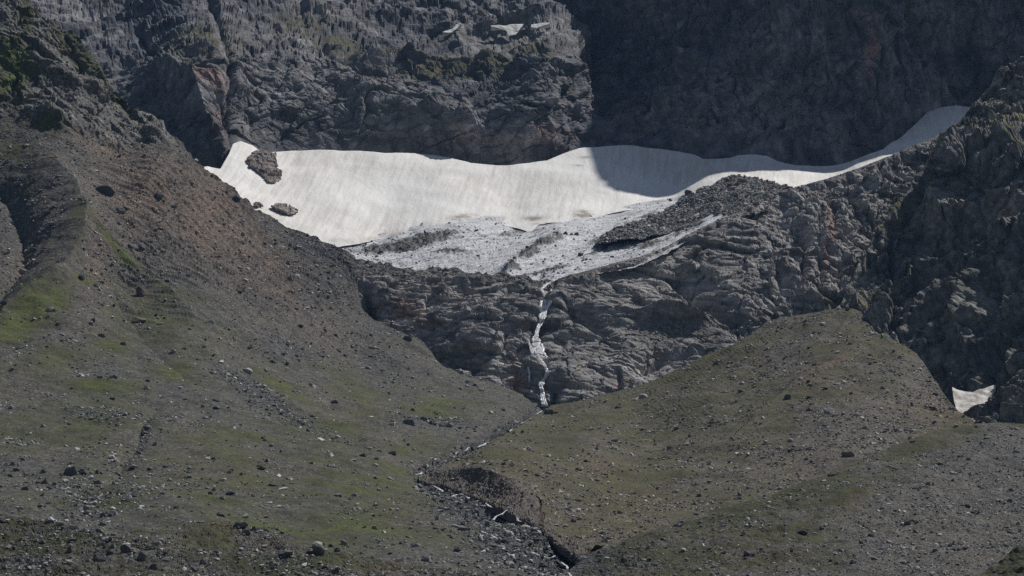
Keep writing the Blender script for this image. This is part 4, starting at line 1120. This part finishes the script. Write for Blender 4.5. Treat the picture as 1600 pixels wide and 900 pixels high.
def scatter(name, label, L, n, smin, smax, alpha, coll, density, seed, xr=None):
    rng = np.random.default_rng(seed)
    x0 = max(L.xs[0], -60) if xr is None else xr[0]; x1 = min(L.xs[-1], 1660) if xr is None else xr[1]
    px = rng.uniform(x0, x1, n * 6)
    y0 = max(L.T.min(), -30); y1 = min(L.B.max(), 945)
    py = rng.uniform(y0, y1, n * 6)
    p, nn, ok, at = on_land(L, px, py)
    clump = fbm(p / 16, 3, seed)
    dens = density(px, py, at, clump)
    ok &= rng.random(len(px)) < dens
    idx = np.nonzero(ok)[0][:n]
    p = p[idx]
    m = len(p)
    s = smin * (1 - rng.random(m) * (1 - (smax / smin) ** -alpha)) ** (-1 / alpha)
    sz = np.stack([s * rng.uniform(0.8, 1.5, m), s * rng.uniform(0.7, 1.2, m), s * rng.uniform(0.35, 0.85, m)], -1)
    p = p + nn[idx] * (sz[:, 2] * 0.22)[:, None]
    turn = np.stack([rng.normal(0, 0.35, m), rng.normal(0, 0.35, m), rng.uniform(0, 6.283, m)], -1)
    me = bpy.data.meshes.new(name)
    me.vertices.add(m)
    me.vertices.foreach_set('co', p.reshape(-1).astype(np.float32))
    a = me.attributes.new('turn', 'FLOAT_VECTOR', 'POINT'); a.data.foreach_set('vector', turn.reshape(-1).astype(np.float32))
    a = me.attributes.new('size', 'FLOAT_VECTOR', 'POINT'); a.data.foreach_set('vector', sz.reshape(-1).astype(np.float32))
    a = me.attributes.new('pick', 'INT', 'POINT'); a.data.foreach_set('value', rng.integers(0, 7, m).astype(np.int32))
    o = bpy.data.objects.new(name, me); col.objects.link(o)
    md = o.modifiers.new('scatter', 'NODES'); md.node_group = SCATTER
    sock = [i for i in SCATTER.interface.items_tree if i.name == 'Stones'][0].identifier
    md[sock] = S_COLL[coll]
    o['kind'] = 'stuff'; o['label'] = label; o['category'] = 'stones'
    return m

def dn_slope(px, py, at, cl):
    return np.clip(0.28 + 0.9 * at['dark'] + 0.35 * at['red'] - 0.32 * at['grass'] + 0.5 * cl - 0.15 * at['rock'], 0.03, 1)
tot = 0
tot += scatter('scree_stones', 'loose grey stones scattered over the valley slope', LAND['valley_slope'], 34000, 0.34, 2.2, 2.6, 'grey', lambda x, y, a, c: dn_slope(x, y, a, c) * (1 - 0.8 * a['red']), 1)
tot += scatter('scree_stones', 'loose brown stones on the reddish upper scree', LAND['valley_slope'], 12000, 0.4, 2.2, 2.6, 'brown', lambda x, y, a, c: np.clip(a['red'] * (0.6 + c), 0, 1), 2)
tot += scatter('stream_stones', 'dark rubble lining the stream and debris tracks', LAND['valley_slope'], 14000, 0.45, 2.2, 2.3, 'grey', lambda x, y, a, c: np.clip(a['dark'] ** 1.5 * (0.8 + c), 0, 1), 3)
tot += scatter('moraine_stones', 'loose stones scattered over the right moraine slope', LAND['right_moraine'], 19000, 0.36, 1.9, 2.6, 'brown', lambda x, y, a, c: np.clip(0.55 - 0.45 * a['grass'] + 0.7 * c, 0.04, 1), 4)
tot += scatter('foreground_stones', 'loose stones on the foreground right moraine', LAND['front_moraine'], 17000, 0.22, 1.3, 2.4, 'grey', lambda x, y, a, c: np.clip(0.6 - 0.42 * a['grass'] + 0.6 * c, 0.05, 1), 5)
tot += scatter('hummock_stones', 'loose stones among the mossy foreground hummocks', LAND['front_hummock'], 7000, 0.2, 1.3, 2.2, 'grey', lambda x, y, a, c: np.clip(0.3 + 0.6 * a['dark'] - 0.2 * a['grass'] + 0.7 * c, 0.03, 1), 6)
tot += scatter('rubble_stones', 'dark angular rubble covering the ridge on the glacier', LAND['rubble_ridge'], 6500, 0.5, 2.6, 2.3, 'grey', lambda x, y, a, c: np.clip(0.7 + c, 0.1, 1), 7)
tot += scatter('glacier_stones', 'dark debris stones strewn over the glacier ice', LAND['glacier'], 3800, 0.35, 1.7, 2.4, 'dark', lambda x, y, a, c: np.clip(0.06 + 0.9 * a['dirt_or_shade'] + 0.2 * c, 0.01, 1), 8)
tot += scatter('ledge_stones', 'loose rubble lying on the benches of the rock bar', LAND['rock_bar'], 5000, 0.4, 2.0, 2.3, 'grey', lambda x, y, a, c: np.clip(a['scree'], 0, 1), 9)
tot += scatter('bank_stones', 'stones sticking out of the eroded stream bank', LAND['stream_bank'], 900, 0.3, 1.2, 2.4, 'dark', lambda x, y, a, c: 0.5 + c, 10)
print('stones', tot)

# ---- single boulders: where each lies, how wide and tall it shows, its tone
PLACES = {'upper': ('valley_slope', 'the reddish upper scree'), 'hollow': ('valley_slope', 'the hollow at the left edge'), 'mid': ('valley_slope', 'the olive left slope'), 'floor': ('valley_slope', 'the lower left slope'),
          'fan': ('valley_slope', 'the scree below the rock bar'), 'stream': ('valley_slope', 'the stony stream bed'), 'hummock': ('front_hummock', 'the mossy foreground hummocks'), 'moraine': ('right_moraine', 'the right moraine slope'),
          'front': ('front_moraine', 'the right foreground moraine'), 'ice': ('glacier', 'the glacier ice'), 'ridge': ('rubble_ridge', 'the rubble ridge on the glacier')}
BOULDERS = [
 ('upper', 165, 298, 30, 15, 'dark'), ('upper', 250, 306, 14, 8, 'grey'), ('upper', 189, 330, 16, 10, 'grey'), ('upper', 194, 325, 12, 8, 'dark'), ('upper', 272, 324, 12, 6, 'brown'), ('upper', 247, 347, 13, 4, 'pale'), ('upper', 205, 384, 9, 7, 'dark'), ('upper', 221, 390, 11, 8, 'dark'),
 ('upper', 369, 313, 13, 11, 'dark'), ('upper', 125, 441, 10, 9, 'dark'), ('upper', 235, 417, 10, 5, 'grey'), ('upper', 293, 433, 9, 6, 'grey'), ('upper', 238, 367, 8, 5, 'dark'), ('upper', 187, 348, 7, 5, 'grey'), ('upper', 310, 248, 6, 5, 'pale'), ('upper', 375, 386, 9, 6, 'grey'), ('upper', 260, 447, 9, 7, 'dark'), ('upper', 240, 430, 8, 5, 'grey'), ('upper', 452, 408, 9, 5, 'dark'), ('upper', 455, 436, 11, 7, 'grey'), ('upper', 224, 293, 6, 3, 'pale'), ('upper', 385, 437, 8, 3, 'pale'),
 ('hollow', 45, 379, 11, 9, 'pale'), ('hollow', 52, 387, 13, 8, 'dark'), ('hollow', 75, 337, 14, 5, 'dark'), ('hollow', 83, 359, 15, 4, 'grey'), ('hollow', 70, 370, 13, 5, 'grey'), ('hollow', 31, 413, 13, 8, 'grey'), ('hollow', 26, 283, 14, 7, 'grey'), ('hollow', 15, 334, 7, 4, 'pale'), ('hollow', 58, 315, 5, 4, 'pale'), ('hollow', 8, 480, 16, 6, 'dark'),
 ('mid', 221, 460, 15, 17, 'brown'), ('mid', 219, 497, 22, 9, 'brown'), ('mid', 388, 581, 18, 9, 'pale'), ('mid', 78, 490, 13, 8, 'pale'), ('mid', 135, 483, 7, 4, 'pale'), ('mid', 250, 505, 9, 4, 'pale'), ('mid', 328, 508, 11, 5, 'pale'), ('mid', 288, 547, 7, 4, 'grey'), ('mid', 160, 523, 12, 5, 'grey'), ('mid', 193, 537, 10, 6, 'grey'), ('mid', 350, 595, 10, 6, 'pale'), ('mid', 230, 671, 16, 8, 'dark'), ('mid', 44, 578, 6, 4, 'pale'), ('mid', 145, 505, 7, 5, 'dark'), ('mid', 265, 574, 6, 3, 'pale'), ('mid', 78, 524, 6, 4, 'pale'), ('mid', 101, 612, 6, 4, 'pale'), ('mid', 176, 621, 10, 4, 'dark'), ('mid', 165, 634, 9, 5, 'dark'), ('mid', 392, 630, 7, 5, 'pale'), ('mid', 275, 663, 5, 4, 'pale'),
 ('fan', 635, 538, 15, 7, 'dark'), ('fan', 645, 641, 7, 6, 'dark'), ('fan', 640, 664, 19, 10, 'grey'), ('fan', 523, 628, 12, 6, 'grey'), ('fan', 487, 606, 9, 6, 'grey'), ('fan', 608, 625, 7, 5, 'pale'), ('fan', 503, 545, 8, 5, 'pale'), ('fan', 500, 556, 20, 6, 'dark'), ('fan', 730, 600, 8, 6, 'pale'), ('fan', 750, 598, 8, 5, 'pale'), ('fan', 752, 612, 9, 6, 'pale'), ('fan', 742, 604, 7, 5, 'grey'), ('fan', 785, 644, 8, 4, 'dark'), ('fan', 662, 660, 12, 7, 'dark'), ('fan', 676, 663, 12, 8, 'dark'), ('fan', 690, 666, 11, 7, 'dark'), ('fan', 702, 668, 13, 8, 'grey'), ('fan', 720, 672, 10, 6, 'dark'), ('fan', 655, 651, 9, 5, 'dark'), ('fan', 440, 555, 12, 5, 'dark'), ('fan', 460, 560, 9, 5, 'grey'), ('fan', 578, 530, 8, 5, 'dark'), ('fan', 618, 590, 7, 5, 'dark'), ('fan', 600, 605, 6, 5, 'dark'),
 ('floor', 112, 734, 22, 12, 'dark'), ('floor', 208, 723, 9, 6, 'pale'), ('floor', 155, 751, 10, 6, 'pale'), ('floor', 134, 765, 11, 7, 'grey'), ('floor', 138, 788, 14, 7, 'pale'), ('floor', 136, 797, 13, 8, 'grey'), ('floor', 147, 775, 10, 7, 'grey'), ('floor', 178, 803, 14, 8, 'pale'), ('floor', 161, 806, 11, 8, 'dark'), ('floor', 172, 806, 9, 7, 'dark'), ('floor', 130, 734, 12, 6, 'dark'), ('floor', 95, 737, 9, 5, 'dark'), ('floor', 184, 735, 10, 5, 'grey'), ('floor', 122, 760, 12, 8, 'dark'), ('floor', 330, 778, 10, 8, 'dark'), ('floor', 360, 771, 16, 5, 'dark'), ('floor', 345, 812, 15, 9, 'dark'), ('floor', 225, 678, 12, 8, 'dark'), ('floor', 236, 681, 7, 5, 'pale'), ('floor', 318, 731, 8, 5, 'dark'), ('floor', 570, 712, 16, 8, 'dark'), ('floor', 612, 713, 15, 8, 'dark'), ('floor', 592, 709, 9, 5, 'dark'), ('floor', 648, 699, 9, 7, 'grey'), ('floor', 552, 722, 10, 3, 'pale'), ('floor', 430, 752, 18, 6, 'dark'), ('floor', 52, 746, 8, 5, 'grey'), ('floor', 20, 728, 9, 5, 'grey'), ('floor', 68, 736, 10, 6, 'dark'), ('floor', 585, 826, 9, 6, 'grey'), ('floor', 650, 852, 16, 9, 'grey'), ('floor', 680, 832, 8, 6, 'grey'), ('floor', 410, 832, 20, 10, 'dark'), ('floor', 622, 759, 5, 3, 'pale'), ('floor', 574, 759, 6, 4, 'pale'),
 ('hummock', 75, 816, 17, 10, 'dark'), ('hummock', 94, 820, 19, 7, 'pale'), ('hummock', 117, 829, 18, 6, 'pale'), ('hummock', 143, 836, 13, 12, 'dark'), ('hummock', 153, 833, 15, 9, 'grey'), ('hummock', 173, 865, 16, 12, 'dark'), ('hummock', 199, 862, 18, 16, 'dark'), ('hummock', 155, 877, 22, 18, 'dark'), ('hummock', 107, 880, 13, 7, 'pale'), ('hummock', 377, 826, 22, 11, 'grey'), ('hummock', 385, 838, 16, 11, 'dark'), ('hummock', 398, 828, 10, 9, 'dark'), ('hummock', 258, 892, 17, 9, 'grey'), ('hummock', 260, 878, 11, 8, 'grey'), ('hummock', 240, 890, 14, 11, 'dark'), ('hummock', 222, 873, 17, 15, 'dark'), ('hummock', 302, 892, 12, 9, 'dark'), ('hummock', 495, 842, 18, 11, 'pale'), ('hummock', 498, 864, 20, 15, 'dark'), ('hummock', 445, 873, 25, 10, 'grey'), ('hummock', 527, 849, 9, 8, 'dark'), ('hummock', 110, 858, 8, 10, 'dark'), ('hummock', 30, 878, 10, 7, 'dark'), ('hummock', 376, 857, 9, 5, 'pale'), ('hummock', 285, 877, 10, 5, 'grey'), ('hummock', 167, 895, 8, 6, 'dark'), ('hummock', 10, 825, 8, 6, 'dark'), ('hummock', 582, 866, 7, 4, 'pale'), ('hummock', 235, 856, 7, 5, 'pale'), ('hummock', 340, 870, 9, 6, 'grey'),
 ('moraine', 1005, 620, 14, 8, 'pale'), ('moraine', 858, 649, 16, 10, 'dark'), ('moraine', 966, 641, 10, 5, 'dark'), ('moraine', 1158, 616, 9, 5, 'dark'), ('moraine', 1115, 658, 9, 5, 'grey'), ('moraine', 1162, 637, 9, 5, 'dark'), ('moraine', 1057, 671, 9, 5, 'dark'), ('moraine', 1296, 650, 17, 10, 'pale'), ('moraine', 1339, 653, 11, 6, 'pale'), ('moraine', 1308, 607, 13, 5, 'grey'), ('moraine', 1392, 583, 8, 5, 'pale'), ('moraine', 1387, 614, 5, 5, 'pale'), ('moraine', 1232, 629, 12, 9, 'dark'), ('moraine', 1488, 643, 14, 8, 'grey'), ('moraine', 1265, 608, 6, 5, 'dark'), ('moraine', 1405, 669, 13, 5, 'pale'), ('moraine', 1364, 645, 7, 4, 'pale'), ('moraine', 1407, 630, 5, 3, 'pale'), ('moraine', 1360, 572, 7, 5, 'dark'), ('moraine', 1370, 673, 10, 5, 'pale'), ('moraine', 1236, 698, 9, 6, 'pale'), ('moraine', 1241, 706, 8, 4, 'grey'), ('moraine', 1228, 720, 9, 4, 'pale'), ('moraine', 1252, 709, 6, 4, 'pale'), ('moraine', 1325, 721, 20, 10, 'brown'), ('moraine', 1363, 696, 11, 6, 'pale'), ('moraine', 1373, 702, 12, 5, 'pale'), ('moraine', 1317, 733, 9, 5, 'pale'), ('moraine', 1268, 716, 6, 4, 'pale'), ('moraine', 1349, 701, 8, 6, 'pale'),
 ('moraine', 905, 773, 14, 3, 'pale'), ('moraine', 862, 795, 8, 4, 'pale'), ('moraine', 870, 798, 7, 3, 'pale'), ('moraine', 906, 812, 9, 5, 'pale'), ('moraine', 986, 740, 9, 4, 'pale'), ('moraine', 1068, 816, 13, 3, 'pale'), ('moraine', 1055, 766, 10, 4, 'pale'), ('moraine', 1092, 770, 8, 5, 'dark'), ('moraine', 1102, 764, 7, 4, 'dark'), ('moraine', 845, 732, 7, 4, 'dark'), ('moraine', 916, 720, 8, 4, 'dark'), ('moraine', 1048, 702, 9, 5, 'dark'), ('moraine', 1045, 790, 7, 4, 'dark'), ('moraine', 1080, 720, 6, 4, 'dark'), ('moraine', 1098, 718, 6, 4, 'dark'), ('moraine', 1140, 719, 8, 4, 'dark'), ('moraine', 960, 691, 12, 5, 'dark'), ('moraine', 1272, 570, 7, 5, 'grey'), ('moraine', 1213, 573, 6, 5, 'dark'), ('moraine', 1240, 646, 8, 4, 'pale'), ('moraine', 1424, 632, 6, 4, 'dark'), ('moraine', 1458, 642, 10, 5, 'dark'), ('moraine', 1462, 615, 9, 6, 'brown'), ('moraine', 832, 777, 6, 4, 'pale'),
 ('stream', 816, 657, 9, 7, 'pale'), ('stream', 845, 883, 15, 7, 'pale'), ('stream', 871, 884, 13, 10, 'pale'), ('stream', 900, 871, 15, 6, 'grey'), ('stream', 822, 882, 12, 7, 'dark'), ('stream', 806, 660, 7, 5, 'pale'), ('stream', 895, 862, 10, 7, 'grey'), ('stream', 860, 846, 9, 5, 'pale'), ('stream', 832, 858, 9, 5, 'grey'), ('stream', 838, 830, 9, 4, 'pale'), ('stream', 780, 855, 7, 5, 'grey'), ('stream', 878, 905, 9, 6, 'grey'),
 ('front', 1167, 868, 12, 9, 'dark'), ('front', 1131, 831, 8, 5, 'pale'), ('front', 1163, 843, 8, 5, 'pale'), ('front', 1253, 835, 18, 7, 'dark'), ('front', 1418, 818, 10, 7, 'dark'), ('front', 1333, 881, 10, 6, 'grey'), ('front', 1410, 878, 11, 5, 'pale'), ('front', 1361, 835, 11, 7, 'dark'), ('front', 1588, 713, 10, 7, 'grey'), ('front', 1468, 724, 18, 5, 'brown'), ('front', 1450, 767, 9, 7, 'grey'), ('front', 1379, 804, 9, 5, 'dark'), ('front', 1252, 773, 9, 5, 'dark'), ('front', 1300, 743, 13, 6, 'dark'), ('front', 1543, 687, 13, 4, 'grey'), ('front', 1446, 802, 6, 4, 'pale'), ('front', 1430, 802, 6, 4, 'pale'), ('front', 1122, 893, 14, 7, 'dark'), ('front', 1284, 832, 8, 5, 'dark'), ('front', 1290, 828, 6, 4, 'pale'), ('front', 1387, 862, 7, 4, 'pale'), ('front', 1507, 863, 9, 5, 'dark'), ('front', 1586, 842, 11, 6, 'grey'), ('front', 1426, 690, 10, 4, 'dark'), ('front', 1060, 837, 9, 4, 'pale'), ('front', 985, 872, 10, 5, 'grey'), ('front', 1025, 880, 9, 5, 'grey'), ('front', 1073, 873, 7, 5, 'grey'), ('front', 1040, 862, 8, 4, 'dark'), ('front', 1514, 722, 8, 5, 'grey'), ('front', 1400, 881, 8, 5, 'pale'),
 ('ice', 867, 371, 9, 7, 'dark'), ('ice', 885, 369, 10, 8, 'dark'), ('ice', 901, 367, 8, 6, 'dark'), ('ice', 845, 379, 6, 5, 'dark'), ('ice', 907, 401, 9, 6, 'dark'), ('ice', 824, 390, 6, 5, 'dark'), ('ice', 893, 369, 5, 4, 'dark'),
 ('ridge', 968, 355, 16, 9, 'dark'), ('ridge', 1075, 303, 12, 9, 'dark'), ('ridge', 1160, 284, 14, 8, 'grey'), ('ridge', 1120, 336, 10, 6, 'grey'), ('ridge', 1140, 290, 10, 7, 'dark'), ('ridge', 1082, 341, 9, 4, 'pale')]

ORD = ['', 'second', 'third', 'fourth', 'fifth', 'sixth', 'seventh', 'eighth', 'ninth', 'tenth', 'eleventh', 'twelfth', 'thirteenth', 'fourteenth', 'fifteenth', 'sixteenth', 'seventeenth', 'eighteenth', 'nineteenth', 'twentieth']
def shape_word(w, h):
    return 'flat' if h / w < 0.48 else ('chunky' if h / w > 0.72 else 'angular')
classes = {}
for b in BOULDERS:
    classes.setdefault((b[0], b[5], shape_word(b[3], b[4])), []).append(b)
rngb = random.Random(5)
for (place, tone, shp), members in classes.items():
    members.sort(key=lambda b: b[1])
    n = len(members)
    lname, phrase = PLACES[place]
    L = LAND[lname]
    for i, (pl, px, py, w, h, t) in enumerate(members):
        p, nn, ok, at = on_land(L, [px], [py])
        p = p[0]
        mpp = K * p[1]
        W, H = w * mpp * 1.05, h * mpp * 1.3
        me = rngb.choice(B_MESH[tone])
        o = bpy.data.objects.new('boulder', me)
        o.scale = (W, max(0.75 * W, H * 0.8), H)
        o.rotation_euler = (rngb.gauss(0, 0.12), rngb.gauss(0, 0.15), rngb.choice((0, math.pi)) + rngb.gauss(0, 0.3))
        o.location = Vector(p) + Vector((0, 0, H * 0.16))
        col.objects.link(o)
        colour = {'dark': 'dark', 'grey': 'mid grey', 'pale': 'pale', 'brown': 'brown'}[tone]
        if n == 1:
            lab = f'only {shp} {colour} boulder on {phrase}'
        elif i == 0:
            lab = f'leftmost {shp} {colour} boulder on {phrase}'
        elif i == n - 1:
            lab = f'rightmost {shp} {colour} boulder on {phrase}'
        else:
            lab = f'{ORD[i]} {shp} {colour} boulder from the left on {phrase}'
        o['label'] = lab
        o['category'] = 'boulder'
        o['group'] = 'boulders on ' + phrase
print('boulders', len(BOULDERS))

# ------------------------------------------------------------------ thin blue mountain air
bm = bmesh.new()
bmesh.ops.create_cube(bm, size=1.0)
me = bpy.data.meshes.new('haze'); bm.to_mesh(me); bm.free()
hz = bpy.data.objects.new('haze', me); col.objects.link(hz)
lo, hi = np.array([-1100.0, -250.0, -140.0]), np.array([1100.0, 2700.0, 640.0])
hz.location = (lo + hi) / 2
hz.scale = hi - lo
hm = bpy.data.materials.new('mountain_air'); hm.use_nodes = True
nt = hm.node_tree; nt.nodes.clear()
ho = nt.nodes.new('ShaderNodeOutputMaterial')
pv = nt.nodes.new('ShaderNodeVolumePrincipled')
pv.inputs['Color'].default_value = (0.30, 0.58, 1.0, 1)
pv.inputs['Density'].default_value = 0.000024
pv.inputs['Anisotropy'].default_value = 0.0
nt.links.new(pv.outputs[0], ho.inputs['Volume'])
me.materials.append(hm)
hz['kind'] = 'stuff'; hz['label'] = 'thin blue haze filling the air of the valley'; hz['category'] = 'haze'
